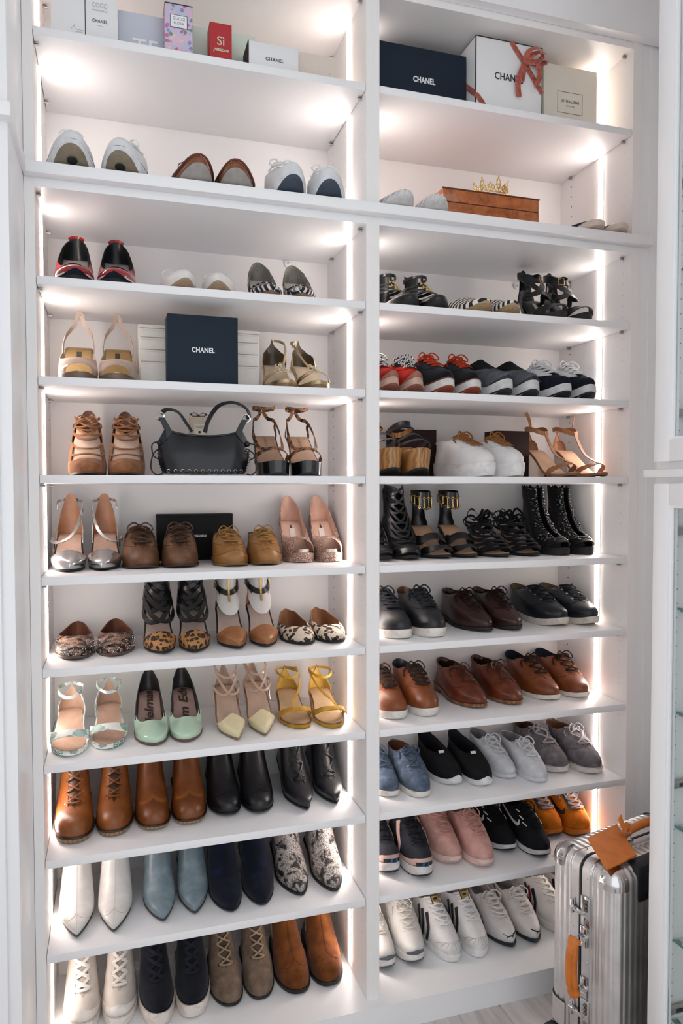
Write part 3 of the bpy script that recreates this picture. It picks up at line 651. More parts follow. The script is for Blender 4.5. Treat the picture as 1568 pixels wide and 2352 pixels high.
# --- leather boots
s = heelboot('lace_up_boot', .245, .0435, .033, (.48, 2.35), .035, M('leather', '9a5624', 'ae6c35'), .188, .034, M('wood', '6b4a30'), M('wood', '5a3b25'), .026, 1., .72, .75, ball=.012)
br = M('leather', '9a5624', 'ae6c35')
s.sole(M('wood', 'a78664'), name='welt', zb=lambda q: max(0., s.zs(q)-.012), g0=.002, g1=.004); s.sole(M('plain', '2b2019'), name='welt_edge', zb=lambda q: s.zs(q)-.003, zt=lambda q: s.zs(q)+.0022, g0=.0042, g1=.0036)
s.patch('toe_cap', br, 0, lambda t: 2.45-1.5*abs(t)/.42, -.42, .42, 6, 22, .0012, .0012)
s.patch('tongue', M('leather', '4b2a14'), 2.95, 7, -.12, .12, 8, 6, .0008, .0008)
for sg in (1, -1): s.patch('eyestay', br, lambda t: 2.8+1.4*(abs(t)-.12), 7, *((.115, .33) if sg > 0 else (-.33, -.115)), 8, 4, .0018, .0018)
s.laces(M('leather', '8a4f22'), 7, 2.95, 6.0, .15, .17, .0044, .0022, .005, bow='big', eye=M('metal', 'c79a6a'))
pair(s, 'tan brown lace-up leather boot with a stitched toe cap', 'boot', 9, (-.763, .076), (-.668, .086))
s = heelboot('ankle_boot', .25, .042, .033, (.5, 2.7), .04, M('leather', '8a4a20', 'a05e2d', rough=.36), .20, .033, M('wood', 'a78664'), M('wood', '5a3b25'), .026, 1., .72, .75, ball=.011)
s.sole(M('wood', 'b08d68'), name='welt', zb=lambda q: max(0., s.zs(q)-.0075), g0=.002, g1=.003); s.sole(M('plain', '2a1c14'), name='welt_edge', zb=lambda q: s.zs(q)-.002, zt=lambda q: s.zs(q)+.002, g0=.0034, g1=.003)
s.patch('vamp_crease', M('leather', 'a9622f'), lambda t: 2.7-1.1*abs(t)/.4, lambda t: 2.95-1.1*abs(t)/.4, -.3, .3, 3, 16, .0012, .0014)
pair(s, 'plain tan leather square-toe ankle boot beside the brown lace-up boots', 'boot', 9, (-.574, .085), (-.482, .090))
s = heelboot('ankle_boot', .24, .041, .032, (.5, 2.3), .045, M('leather', '17171c', '26262c', rough=.36), .20, .029, M('rubber', '1b1a1c'), M('rubber', '1b1a1c'), .026, 1., .72, .75, ball=.009)
s.patch('vamp_crease', M('leather', '1f1f25', rough=.3), lambda t: 2.6-1.1*abs(t)/.4, lambda t: 2.85-1.1*abs(t)/.4, -.3, .3, 3, 16, .0012, .0014)
s.patch('gore', M('canvas', '101014'), 4.3, 7, .42, .62, 8, 5, .0008, .0008)
pair(s, 'plain black leather round-toe ankle boot beside the tan boots', 'boot', 9, (-.384, .105), (-.295, .095))
s = heelboot('lace_up_boot', .255, .038, .030, (.52, 1.28), .07, M('leather', '1d1d23', '2c2c33', rough=.33), .195, .022, INK, INK, .012, 1.6)
bk = M('leather', '1d1d23', '2c2c33', rough=.33)
s.patch('tongue', M('leather', '101013'), 3.0, 7, -.11, .11, 8, 6, .0006, .0008)
for sg in (1, -1): s.patch('eyestay', bk, lambda t: 2.8+1.6*(abs(t)-.11), 7, *((.105, .34) if sg > 0 else (-.34, -.105)), 8, 4, .0016, .0016)
s.laces(M('leather', '121215'), 6, 3.0, 6.4, .15, .18, .0034, .002, .0045, bow=None, eye=GOLD)
pair(s, 'black leather pointed lace-up boot with gold eyelets', 'boot', 9, (-.181, .078), (-.090, .090))
# --- heeled sandals and pumps shelf
def sandal(name, L, W, wh, heel, bed, solemat, toe=(.46, 1.9), ball=.006, ank=.062, hb=None, edge=None, th=.004):
    s = Shoe(name, L, rings_foot(W, wh, ank), toe=toe, ball=ball, heel=heel, spring=.003, med=.005)
    s.thin_sole(solemat, th); s.insole(bed, -.0025, .003)
    if edge: s.ladder('bed_edge', edge, lambda q: s.zs(q)-.002, lambda q: s.zs(q)+.0018, .0012, .0012)
    return s
pm = M('palm'); nb = M('leather', 'c9a58f', 'd6b5a0', rough=.5)
s = sandal('block_heel_sandal', .205, .0405, .029, .06, nb, M('leather', '6d4a38'), edge=pm, ball=.010)
s.heelblock(pm, .76, .78, .985, .024, 1.)
s.patch('toe_strap', pm, lambda t: .2, 1.9, .16, .46, 6, 6, .001, .001) if False else None
s.strap([(0, -.47), (.9, -.42), (1.95, -.2), (2.2, 0), (1.95, .2), (.9, .42), (0, .47)], .026, pm, 'toe_strap', .001, .002, 26)
s.ladder('sole_wrap', pm, lambda q: max(.001, s.zs(q)-.008), lambda q: s.zs(q)+.0005, .001, .0018, 0., .4, 16)
s.patch('heel_counter', pm, 0., lambda t: 5.3-4.2*(1-abs(t))/.3, .72, 1.28, 10, 16, .001, .0015); s.lining(nb, .0, .72, 1.28, lambda t: 5.3-4.2*(1-abs(t))/.3, 16, .001, 'counter_lining')
s.strap([(5.2, .98), (5.0, .7), (4.9, .3), (4.8, 0), (4.9, -.3), (5.0, -.7), (5.2, -.98)], .008, pm, 'ankle_strap', .003, .002, 30)
s.buckle(5.0, -.55, GOLD)
s.strap([(0, .62), (.8, .66), (2., .74), (3.2, .8)], .008, pm, 'side_strap', .001, .002)
pair(s, 'white and green palm leaf print block heel sandal', 'sandal', 8, (-.770, .046), (-.682, .068))
mt = M('patent', 'bfdcc6'); s = Shoe('pump', .218, rings_pump(.0395, .029, .33, .040, .062, -.034, .024), toe=(.46, 1.9), ball=.006, heel=.082, spring=.003)
s.patch('upper', mt, nk=14); s.lining(M('leather', '3a3436'), k0=.1); s.thin_sole(M('plain', '6b4a38'), .004); ins = s.insole(M('leather', 'a88a80'), -.0035, .003)
s.heelblock(mt, .80, .84, .97, .008, 2.4)
dk = M('plain', '2e1c16')
sA, sB = pair(s, 'mint green patent high heel pump with dark script on its insole', 'pump', 8, (-.573, .062), (-.490, .064))
insole_words(sA, s, 'Edelman', False, .137, .031, dk, .0086, bold=.0008); insole_words(sB, s, 'Sam Ede', True, .137, .031, dk, .0086, bold=.0008)
nu = M('patent', 'c7a691', rough=.2); s = Shoe('strappy_pump', .225, rings_foot(.037, .028, .075), toe=(.55, 1.12), ball=.006, heel=.085, spring=.003)
s.thin_sole(M('leather', '9a7a66'), .004); s.insole(M('leather', 'c9ab98', rough=.5), -.003, .003); s.heelblock(nu, .82, .87, .96, .006, 2.6)
s.patch('toe_box', M('leather', 'e2d6ae', rough=.4), 0, lambda t: 2.75-1.9*(abs(t)/.44)**1.5, -.44, .44, 10, 26, .0008, .001)
s.strap([(0, .60), (1.5, .68), (3.2, .45), (4.0, .0), (4.6, -.4), (4.9, -.9)], .007, nu, 'cross_strap', .002, .002, 26)
s.strap([(0, -.60), (1.5, -.68), (3.2, -.45), (4.0, .0), (4.6, .4), (4.9, .9)], .007, nu, 'cross_strap', .004, .002, 26)
s.strap([(4.9, .98), (4.9, .6), (4.8, .2), (4.8, -.2), (4.9, -.6), (4.9, -.98)], .007, nu, 'ankle_strap', .004, .002, 30)
s.patch('heel_counter', nu, 0., lambda t: 5.0-4.6*((1-abs(t))/.2), .80, 1.20, 10, 12, .001, .0015)
s.buckle(4.9, -.62, SILV)
pair(s, 'nude strappy pointed pump with pale yellow toe beside yellow sandals', 'pump', 8, (-.373, .036), (-.291, .048))
ye = M('suede', 'd3a033', 'e0b24a', rough=.7); yl = M('leather', 'd9b04f', rough=.55)
s = sandal('block_heel_sandal', .205, .0395, .029, .055, M('leather', 'bfa07c', rough=.55), M('leather', '7a5634'), ball=.009)
s.heelblock(ye, .76, .78, .985, .024, 1.); s.ladder('sole_wrap', ye, lambda q: max(.001, s.zs(q)-.009), lambda q: s.zs(q)+.0005, .001, .002)
s.strap([(0, -.44), (.9, -.40), (1.9, -.2), (2.1, 0), (1.9, .2), (.9, .40), (0, .44)], .017, ye, 'toe_strap', .001, .0022, 26)
s.patch('heel_counter', ye, 0., lambda t: 5.3-4.4*((1-abs(t))/.28), .72, 1.28, 10, 16, .001, .0015); s.lining(yl, .0, .72, 1.28, lambda t: 5.1-4.2*((1-abs(t))/.28), 16, .001, 'counter_lining')
s.strap([(5.0, .98), (4.6, .7), (3.9, .3), (3.1, .0), (2.2, -.12)], .007, ye, 'side_strap', .002, .002, 24)
s.strap([(5., .98), (4.9, .6), (4.8, .2), (4.8, -.2), (4.9, -.6), (5., -.98)], .007, ye, 'ankle_strap', .003, .002, 30)
s.buckle(4.9, .62, GOLD)
pair(s, 'mustard yellow suede block heel sandal with ankle strap', 'sandal', 8, (-.192, .076), (-.103, .056))
# --- flats and strappy heels shelf
sn = M('snake', 'b98d74', '241a19', 'd2b7a6'); s = Shoe('flat_shoe', .235, rings_pump(.044, .031, .34, .040, .046, -.010, .022), toe=(.48, 1.7), ball=.006, heel=.009, spring=.004)
s.patch('upper', sn, nk=12); s.lining(M('leather', '8a5a48'), k0=.1); s.sole(M('leather', '6f5348'), lift=.005); s.insole(M('leather', '7a4f3e'), -.003)
st = B()
for i in range(90):
    k = rnd.uniform(.15, 2.2); t = rnd.uniform(-.5, .5); p = s.Q(k, t, .0006); st.box(p.x-.0008, p.x+.0008, p.y-.0008, p.y+.0008, p.z-.0008, p.z+.0008)
tag(st.ob('stud', SILV, s.root, False), kind='stuff')
s.patch('vamp_seam', M('snake', '9c705c', '241a19', 'b08a78'), lambda t: 1.55-1.1*abs(t)/.45, lambda t: 1.68-1.1*abs(t)/.45, -.45, .45, 2, 26, .0014, .0014)
pair(s, 'brown snakeskin slip-on flat with silver studs', 'flat shoe', 7, (-.753, .080), (-.666, .090))
lp = M('leopard', 'c98f52', '17110f', '8a5020'); bl = M('leather', '16161a', '232328', rough=.3)
s = Shoe('strappy_heel', .212, rings_foot(.0395, .030, .066), toe=(.5, 1.4), ball=.008, heel=.085, spring=.003)
s.thin_sole(INK, .004); s.insole(M('leather', 'c4aea2', rough=.55), -.003); s.heelblock(bl, .82, .86, .965, .008, 2.4)
s.patch('toe_box', lp, 0, lambda t: 2.55-1.7*(abs(t)/.46)**2, -.46, .46, 10, 26, .0008, .001)
s.patch('heel_counter', bl, 0., 6., .70, 1.30, 12, 16, .001, .0015); s.lining(M('leather', '6f5a50'), 0., .70, 1.30, 6., 16, .001, 'counter_lining')
for a, b in ((2.9, 3.9), (3.6, 4.7), (4.3, 5.4), (5.0, 5.9)):
    s.strap([(a, -.75), (a+.1, -.35), ((a+b)/2, 0), (b, .35), (b, .75)], .013, bl, 'cross_strap', .002, .0022, 22)
    s.strap([(a, .75), (a+.1, .35), ((a+b)/2, 0), (b, -.35), (b, -.75)], .013, bl, 'cross_strap', .0045, .0022, 22)
s.buckle(5.0, -.62, GOLD); s.buckle(4.2, -.66, GOLD); s.buckle(5.6, -.6, GOLD)
pair(s, 'black woven strap high heel with leopard print toe', 'high heel', 7, (-.551, .072), (-.464, .066))
tn = M('leather', 'b9794a', 'c78a5a', rough=.3); wt = M('leather', 'd9d5d1', rough=.45)
s = Shoe('strappy_heel', .212, rings_foot(.038, .029, .066), toe=(.5, 1.35), ball=.008, heel=.085, spring=.003)
s.thin_sole(INK, .004); s.insole(M('leather', 'cbb6aa', rough=.55), -.003); s.heelblock(bl, .82, .86, .965, .008, 2.4)
s.patch('toe_box', tn, 0, lambda t: 2.65-1.8*(abs(t)/.46)**2, -.46, .46, 10, 26, .0008, .001)
s.patch('heel_counter', tn, 0., 3.6, .74, 1.26, 10, 16, .001, .0015)
s.patch('cuff', wt, 3.55, 4.35, -.62, .62, 4, 30, .001, .002); s.patch('ankle_cuff', wt, 4.2, 6., -.30, .30, 8, 16, .001, .002); s.patch('ankle_cuff', wt, 5.2, 6., -1, 1, 4, 40, .001, .002)
s.strap([(5.0, .98), (5.0, .6), (4.95, .2), (4.95, -.2), (5.0, -.6), (5.0, -.98)], .015, bl, 'ankle_strap', .004, .0025, 30)
s.strap([(4.3, .0), (5.0, .0), (5.7, 0)], .006, GOLDP, 'zip', .0045, .002, 10); s.buckle(5.0, -.5, GOLD, .012, .017, off=.008)
pair(s, 'tan pointed high heel with white cuff, gold zip and black strap', 'high heel', 7, (-.360, .073), (-.282, .072))
s = Shoe('flat_shoe', .225, rings_pump(.0405, .030, .30, .034, .056, -.008, .022), toe=(.48, 1.85), ball=.005, heel=.010, spring=.004)
lw = M('leopard', 'e3d3bd', '17110f', '6b4a30'); tb = M('leather', 'ad7a58', rough=.55)
tl = lambda t: 3.-.35*abs(math.sin(abs(t)*9))*(1 if abs(t) > .18 else 0)
s.patch('upper', lw, 0, tl, nk=14, nt=64); s.lining(tb, .1, k1=tl, nt=64); s.sole(INK, lift=.005); s.insole(tb, -.003)
pair(s, 'cream leopard print ballet flat with scalloped edge', 'flat shoe', 7, (-.183, .076), (-.094, .073))
# --- silver heels shelf
si = M('foil', 'd9d8d9', rough=.16); sl_ = M('leather', 'b98668', 'c7977a', rough=.55)
s = Shoe('strappy_pump', .205, rings_foot(.041, .029, .085), toe=(.52, 1.3), ball=.006, heel=.08, spring=.003)
s.thin_sole(INK, .004); s.insole(M('leather', 'c8a592', rough=.5), -.003, .003); s.heelblock(si, .80, .82, .975, .014, 1.5)
s.patch('toe_box', si, 0, lambda t: 2.7-1.6*(abs(t)/.45)**2, -.45, .45, 10, 26, .0008, .001)
ck = lambda t: 5.7-5.3*min(1., (1-abs(t))/.36)**2.8
s.patch('heel_counter', si, 0., ck, .64, 1.36, 12, 22, .001, .0015); s.lining(sl_, 0., .64, 1.36, ck, 22, .0012, 'counter_lining')
s.strap([(5.4, .99), (5.0, .6), (4.2, .25), (3.4, -.1), (2.2, -.5), (.6, -.62), (0, -.6)], .008, si, 'cross_strap', .004, .002, 30)
s.strap([(5.4, -.99), (5.2, -.7), (4.9, -.45)], .007, si, 'ankle_strap', .003, .002, 12); s.buckle(4.9, -.45, SILV)
pair(s, 'silver metallic pointed pump with wrapped ankle strap', 'pump', 6, (-.774, .088), (-.686, .097))
wb_ = M('worn', '7d5335', '9a7350'); s = Shoe('lace_up_bootie', .198, rings_low(.0445, .033, .085, .032, .28, .56, .098, -.004), toe=(.48, 2.1), ball=.006, heel=.010, spring=.004)
s.patch('upper', wb_, nk=16); s.lining(M('leather', '3c2719'), k0=1.5); s.sole(M('leather', '4a3324'), lift=.006)
s.patch('tongue', M('worn', '55351f'), 2.7, 5, -.12, .12, 6, 6, .001, .001)
for sg in (1, -1): s.patch('eyestay', wb_, 2.6, 5, *((.12, .36) if sg > 0 else (-.36, -.12)), 7, 4, .0018, .0018)
s.laces(M('leather', '4a2e1a'), 4, 3.0, 4.8, .16, .24, .006, .002, .005, bow='big', eye=M('metal', '5a4a3a'))
pair(s, 'worn brown leather lace-up bootie beside the black box', 'bootie', 6, (-.596, .112), (-.496, .108))
tx = M('leather', 'b27a3d', 'c08c4e', rough=.4); s = Shoe('oxford_shoe', .212, rings_low(.042, .032, .066, .030, .30, .57, .085, -.006), toe=(.48, 2.1), ball=.007, heel=.012, spring=.004)
s.patch('upper', tx, nk=16); s.lining(M('leather', '7a5328'), k0=1.5); s.sole(M('leather', '8f6a3c'), lift=.006)
s.patch('toe_cap', tx, 0, lambda t: 2.05-1.3*abs(t)/.4, -.4, .4, 6, 22, .0012, .0012)
s.patch('tongue', tx, 3.0, 5, -.11, .11, 6, 6, .001, .001)
for sg in (1, -1): s.patch('eyestay', tx, 2.75, 5, *((.11, .38) if sg > 0 else (-.38, -.11)), 7, 4, .0018, .0018)
pf = B()
for i in range(26):
    t = -.36+.72*i/25; n = s.N(2.15-1.3*abs(t)/.4, t); p = s.Q(2.15-1.3*abs(t)/.4, t, .0004); pf.ball(p, .0011, 6)
tag(pf.ob('perforation', M('plain', '5f3b18'), s.root), kind='stuff')
s.laces(M('canvas', 'b88a50'), 4, 3.15, 4.8, .15, .22, .0045, .002, .0045, bow='small')
s.patch('pull_tab', M('leather', '8a4a1c'), 4.2, 5, .96, 1.04, 3, 3, .003, .002)
pair(s, 'tan leather perforated oxford with rust pull tab', 'oxford', 6, (-.364, .094), (-.272, .098))
pk = M('glitter', 'b9846c', 'f4e4da'); s = Shoe('peep_toe_pump', .195, rings_pump(.039, .029, .36, .046, .076, -.028, .034), toe=(.48, 2.2), ball=.022, heel=.105, spring=.004)
peep = lambda t: .35+1.75*math.sqrt(max(0., 1-(t/.20)**2)) if abs(t) < .20 else 0.
s.patch('upper', pk, peep, nk=12, nt=60); s.lining(M('leather', 'd9b3a0', rough=.5), .1, .34, 1.66); s.thin_sole(pk, .006, 1.); s.insole(M('leather', 'd5b09e', rough=.5), -.003)
s.ladder('platform', M('foil', 'd6c6bb'), lambda q: .003, lambda q: s.zs(q)+.011-.03*max(0., q-.05), -.005, -.006, 0., .3, 12)
s.heelblock(pk, .82, .86, .965, .007, 2.6)
lb = B().box(-.008, .008, .105, .145, 0, .0012).ob('size_label', M('plain', 'cfc6c0'), s.root)
sl0 = math.atan2(s.zs(.68)-s.zs(.58), .1*s.L); lb.matrix_local = Matrix.Translation((0, .125, s.zs(.125/s.L)+.0038)) @ Matrix.Rotation(sl0, 4, 'X') @ Matrix.Translation((0, -.125, 0))
pA, pB = pair(s, 'rose gold glitter peep-toe platform pump', 'pump', 6, (-.168, .138), (-.080, .132))
for rt, mr in ((pA, False), (pB, True)): insole_words(rt, s, 'STEVE MADDEN', mr, .125, .0062, INK, .0068)
# ------------------------------------------------------------------ upper shelves of the boots-and-heels bay
su = M('suede', 'a9704a', 'bd8660'); s = Shoe('lace_up_heel', .222, rings_foot(.042, .031, .07, .03), toe=(.48, 1.75), ball=.006, heel=.075, spring=.004)
s.thin_sole(M('leather', '6b4630'), .004); s.insole(M('leather', 'd8bfae'), -.003); s.heelblock(su, .76, .78, .97, .02, 1.3)
s.patch('toe_box', su, 0, lambda t: 2.25-.9*(abs(t)/.5)**2, -.5, .5, 10, 30, .0008, .001)
s.patch('foot_panel', M('leather', 'd3bba9', rough=.7), 1.6, 4.6, -.40, .40, 10, 20, -.004)
ct = lambda t: 6.-2.9*sm((1-abs(t))/.62)
s.patch('quarter', su, 0., ct, .33, 1.67, 12, 40, .001, .0015); s.lining(M('leather', '6f452c'), .5, .45, 1.55, ct, 40, .0015)
for k, t in ((2.5, .36), (3.2, .36), (3.9, .38), (4.6, .40), (5.3, .42)): s.strap([(k, -t), (k+.1, 0), (k, t)], .005, su, 'lace', .002, .003, 14, .002)
s.laces(su, 3, 4.0, 5.4, .32, .36, .0045, .0025, .004, bars=False, bow='small', name='bow_lace')
pair(s, 'tan suede lace-up high heel beside the black handbag', 'high heel', 5, (-.717, .06), (-.635, .06))
lp2 = M('leopard', 'a4683a', '18100d', '5f3618'); pt = M('patent', '101216')
s = Shoe('platform_sandal', .205, rings_foot(.040, .030, .055, .03), toe=(.48, 2.2), ball=.034, heel=.112, spring=.006)
s.ladder('platform', pt, lambda q: .010*max(0., (.25-q)/.25)**2 if q < .42 else s.zs(q)-.006-.028*(1-sm((q-.40)/.1)), lambda q: s.zs(q)+.001, .001, .002)
s.insole(M('leather', 'bb9a80', rough=.45), -.002, .003); s.heelblock(pt, .80, .83, .965, .009, 2.4)
s.strap([(0, -.46), (1., -.40), (2.1, -.2), (2.4, 0), (2.1, .2), (1., .40), (0, .46)], .020, lp2, 'toe_strap', .001, .0022, 28)
s.strap([(2.3, .10), (2.6, .35), (3.4, .62), (4.6, .80), (5.6, .97)], .010, lp2, 'side_strap', .001, .002, 20); s.strap([(2.3, -.10), (2.6, -.35), (3.4, -.62), (4.6, -.80), (5.6, -.97)], .010, lp2, 'side_strap', .001, .002, 20)
s.strap([(0, .74), (1.6, .72), (3.4, .64)], .011, lp2, 'side_strap', .001, .002, 14); s.strap([(0, -.74), (1.6, -.72), (3.4, -.64)], .011, lp2, 'side_strap', .001, .002, 14)
s.strap([(5.7, .99), (5.6, .6), (5.5, .2), (5.5, -.2), (5.6, -.6), (5.7, -.99)], .009, lp2, 'ankle_strap', .002, .002, 34); s.buckle(5.6, .5, GOLD)
a, b = pair(s, 'leopard strap platform sandal with glossy black sole', 'sandal', 5, (-.256, .06), (-.168, .06))
for rt, mr in ((a, False), (b, True)): insole_words(rt, s, 'GUESS', mr, .15, .012, M('plain', '7a5a42'), .0058, .0001, -PI/2)
# black shoulder bag
bag = tag(empty('shoulder_bag', (-.441, .09, ZS[5]+.0004)), 'black leather shoulder bag with eyelet lacing along its edges', 'handbag')
bl2 = M('leather', '14171e', '1f242d', rough=.27)
vs = []; fs = []; NU, NV = 28, 12
def bagpt(a, f, side):   # a across -1..1, f height 0..1
    z = .005+.105*f; hw = .102+.018*math.sin(PI*f*.9)-.010*f; d = (.034*(1-.80*f)+.010*math.sin(PI*f))*(1-abs(a)**5)+.004
    zz = z-(.012*f)*(1-a*a)*.8+.006*f*abs(a)**3
    return Vector((a*hw, side*d+.003*math.sin(a*7)*f, zz))
for side in (-1, 1):
    b0 = len(vs)
    for i in range(NV+1):
        for j in range(NU+1): vs.append(bagpt(-1+2*j/NU, i/NV, side))
    for i in range(NV):
        for j in range(NU): fs.append((b0+i*(NU+1)+j, b0+i*(NU+1)+j+1, b0+(i+1)*(NU+1)+j+1, b0+(i+1)*(NU+1)+j))
n1 = (NV+1)*(NU+1)
for j in range(NU): fs.append((j, j+1, n1+j+1, n1+j))
for i in range(NV): fs += [(i*(NU+1), (i+1)*(NU+1), n1+(i+1)*(NU+1), n1+i*(NU+1)), (i*(NU+1)+NU, (i+1)*(NU+1)+NU, n1+(i+1)*(NU+1)+NU, n1+i*(NU+1)+NU)]
mesh_ob('body', vs, fs, bl2, bag)
tp_ = [bagpt(-1+2*j/NU, 1, -1)+Vector((0, -.001, .0005)) for j in range(NU+1)]
B().tube(tp_, .0022, 6).ob('top_binding', bl2, bag)
B().tube([bagpt(-.9+1.8*j/20, .985, 0)+Vector((0, 0, .0005)) for j in range(21)], .0018, 6).ob('zip', M('metal', '7c7871', rough=.35), bag)
for sx in (-1, 1):
    fl_ = [bagpt(sx*a, f, -1)+Vector((0, -.0025, 0)) for a, f in ((.80, 1.), (.86, .8), (1.0, .62), (1.02, .75), (1.0, 1.0))]
    top = Vector((sx*.105, -.004, .145))
    B().put(fl_+[top+Vector((-sx*.008, 0, 0)), top+Vector((sx*.006, 0, 0))]+[p+Vector((0, .010, 0)) for p in fl_]+[top+Vector((-sx*.008, .008, 0)), top+Vector((sx*.006, .008, 0))],
            [(0, 1, 2, 3, 4, 6, 5), (7, 8, 9, 10, 11, 13, 12)]+[((i), (i+1) % 7, 7+(i+1) % 7, 7+i) for i in range(7)]).ob('strap_tab', bl2, bag, False)
    B().torus((sx*.108, -.001, .148), .010, .0022, (.3*sx, 1, .2), 16, 6).ob('ring', SILV, bag)
    lc = B(); lpt = []
    for i in range(9):
        f = .02+.5*i/8; lpt += [bagpt(sx*1.0, f, -1)+Vector((sx*.002, -.004, 0)), bagpt(sx*.93, f+.03, -1)+Vector((0, -.004, 0))]
    lc.tube(lpt, .0016, 5); lc.tube(spline([(sx*.100, -.006, .075), (sx*.125, -.02, .055), (sx*.132, -.02, .02), (sx*.120, -.015, .003), (sx*.105, -.03, .004)], 16), .0018, 6)
    lc.tube(spline([(sx*.108, -.006, .085), (sx*.128, -.014, .078), (sx*.126, -.02, .05), (sx*.112, -.016, .04)], 14), .0018, 6); lc.ball((sx*.110, -.008, .082), .007, 8)
    lc.ob('side_lacing', bl2, bag)
ey = B(); lc = B(); lpt = []
for i in range(12):
    a = -.86+1.72*i/11; p = bagpt(a, .07, -1); ey.torus(p+Vector((0, -.0015, 0)), .0036, .0011, (0, -1, -.3), 10, 5); lpt += [p+Vector((.003, -.003, -.001)), bagpt(a+.06, .0, -1)+Vector((0, -.003, .0))]
tag(ey.ob('eyelet', SILV, bag), kind='stuff'); lc.tube(lpt, .0018, 5); lc.ob('bottom_lacing', bl2, bag)
B().ribbon(spline([(-.108, 0, .152), (-.090, .01, .166), (-.062, .02, .160), (-.040, .02, .13), (-.028, .02, .112)], 18), [Vector((0, -.25, 1))]*1+[Vector((.3, -.5, .8))]*17, .012, .003).ob('strap', bl2, bag)
B().ribbon(spline([(.006, .03, .112), (.016, .03, .145), (.040, .03, .180), (.075, .02, .190), (.105, .01, .178), (.116, 0, .158), (.109, 0, .148)], 26), [Vector((-.3+.05*i, -.6, .6)) for i in range(26)], .012, .003).ob('strap', bl2, bag)
# boxes -----------------------------------------------------------------
def carton(name, label, cat, x0, x1, y0, depth, z, h, mat, lid=None, lidh=0., edge=None, group=None, rz=0.):
    o = tag(empty(name, ((x0+x1)/2, y0, z+.0004), rz), label, cat, group); w2 = (x1-x0)/2
    if lid:
        B().box(-w2+.0012, w2-.0012, .0012, depth-.0012, .0, h-lidh+.002, .0006).ob('tray', mat, o, True, 60); B().box(-w2, w2, 0, depth, h-lidh, h, .0008).ob('lid', lid, o, True, 60)
    else:
        b_ = B().box(-w2, w2, 0, depth, .0, h, .0008).ob('carton_body', mat, o, True, 60)
    if edge:
        e = B(); r_ = .0011
        for sx in (-1, 1): e.box(sx*w2-r_, sx*w2+r_, -r_, r_, 0, h)
        e.box(-w2, w2, -r_, r_, h-r_, h+r_); e.ob('edge_trim', edge, o, False)
    return o
nvb = M('fabricbox', '1d2836'); wbx = M('print', 'e9e9ea'); PW = M('plain', 'eceff2', rough=.5)
o = carton('gift_box', 'navy square gift box with white lettering standing among slingbacks', 'box', -.533, -.362, .035, .07, ZS[4], .168, nvb)
text_ob('lettering', 'CHANEL', .0165, PW, o, facing(.0, -.0006, .083), 1.05, offset=.0005, width=.056)
o = tag(empty('jewelry_case', (-.443, .125, ZS[4]+.0004)), 'cream leather jewelry case with stitched drawers behind the navy box', 'jewelry case'); cl = M('leather', 'e3dcd3', 'ece6df', rough=.5)
B().box(-.154, .154, .004, .14, 0, .157, .003).ob('case_body', cl, o); zz = .003
for h_ in (.062, .030, .030, .023):
    d = B().box(-.150, .150, -.001, .006, zz, zz+h_-.0015, .0015).ob('drawer', cl, o)
    B().box(-.144, .144, -.0014, -.0009, zz+h_-.006, zz+h_-.0054).ob('stitching', M('plain', 'c4b8aa'), d, False); zz += h_+.0005
B().box(-.155, .155, -.001, .141, .1485, .158, .003).ob('case_lid', cl, o)
o = carton('gift_box', 'black shallow box with white lettering leaning behind the brown booties', 'box', -.547, -.335, .309, .042, ZS[6], .130, M('fabricbox', '111113'))
B().box(-.1062, .1062, -.0008, .0425, .1232, .1306, .0006).ob('lid_edge', M('fabricbox', '161618'), o)
text_ob('lettering', 'DOLCE&GABBANA', .009, PW, o, facing(.010, -.0006, .068), width=.043, offset=.0002)
o = tag(empty('perfume_box', (-.437, .225, ZS[5]+.0004)), 'small beige perfume box with a black bow behind the black handbag', 'perfume box')
B().box(-.024, .024, 0, .045, 0, .163, .001).ob('carton_body', M('print', 'cbbfa9'), o); B().box(-.014, .014, -.0008, 0, .105, .143).ob('paper_label', M('print', 'e9e2d4'), o, False)
text_ob('lettering', 'JO MALONE\nLONDON', .0042, INK, o, facing(0, -.0011, .135)); B().box(-.003, .003, -.0012, -.0006, .118, .124).ob('label_mark', INK, o, False)
[B().box(-.009, .009, -.0012, -.0006, q, q+.0009).ob('printed_line', M('print', '8a8478'), o, False) for q in (.108, .1115)]
bw = B(); bm_ = M('ribbonsilk', '17171a')
for sx in (1, -1): bw.ribbon(spline([(0, .02, .166), (sx*.010, .012, .174), (sx*.020, .016, .172), (sx*.018, .03, .167), (0, .024, .166)], 12), [Vector((0, -.4, 1))]*12, .008, .001)
bw.box(-.003, .003, .016, .026, .163, .171, .001); bw.ob('bow', bm_, o); B().box(-.0245, .0245, .018, .027, .1625, .1638).ob('ribbon_band', bm_, o, False)
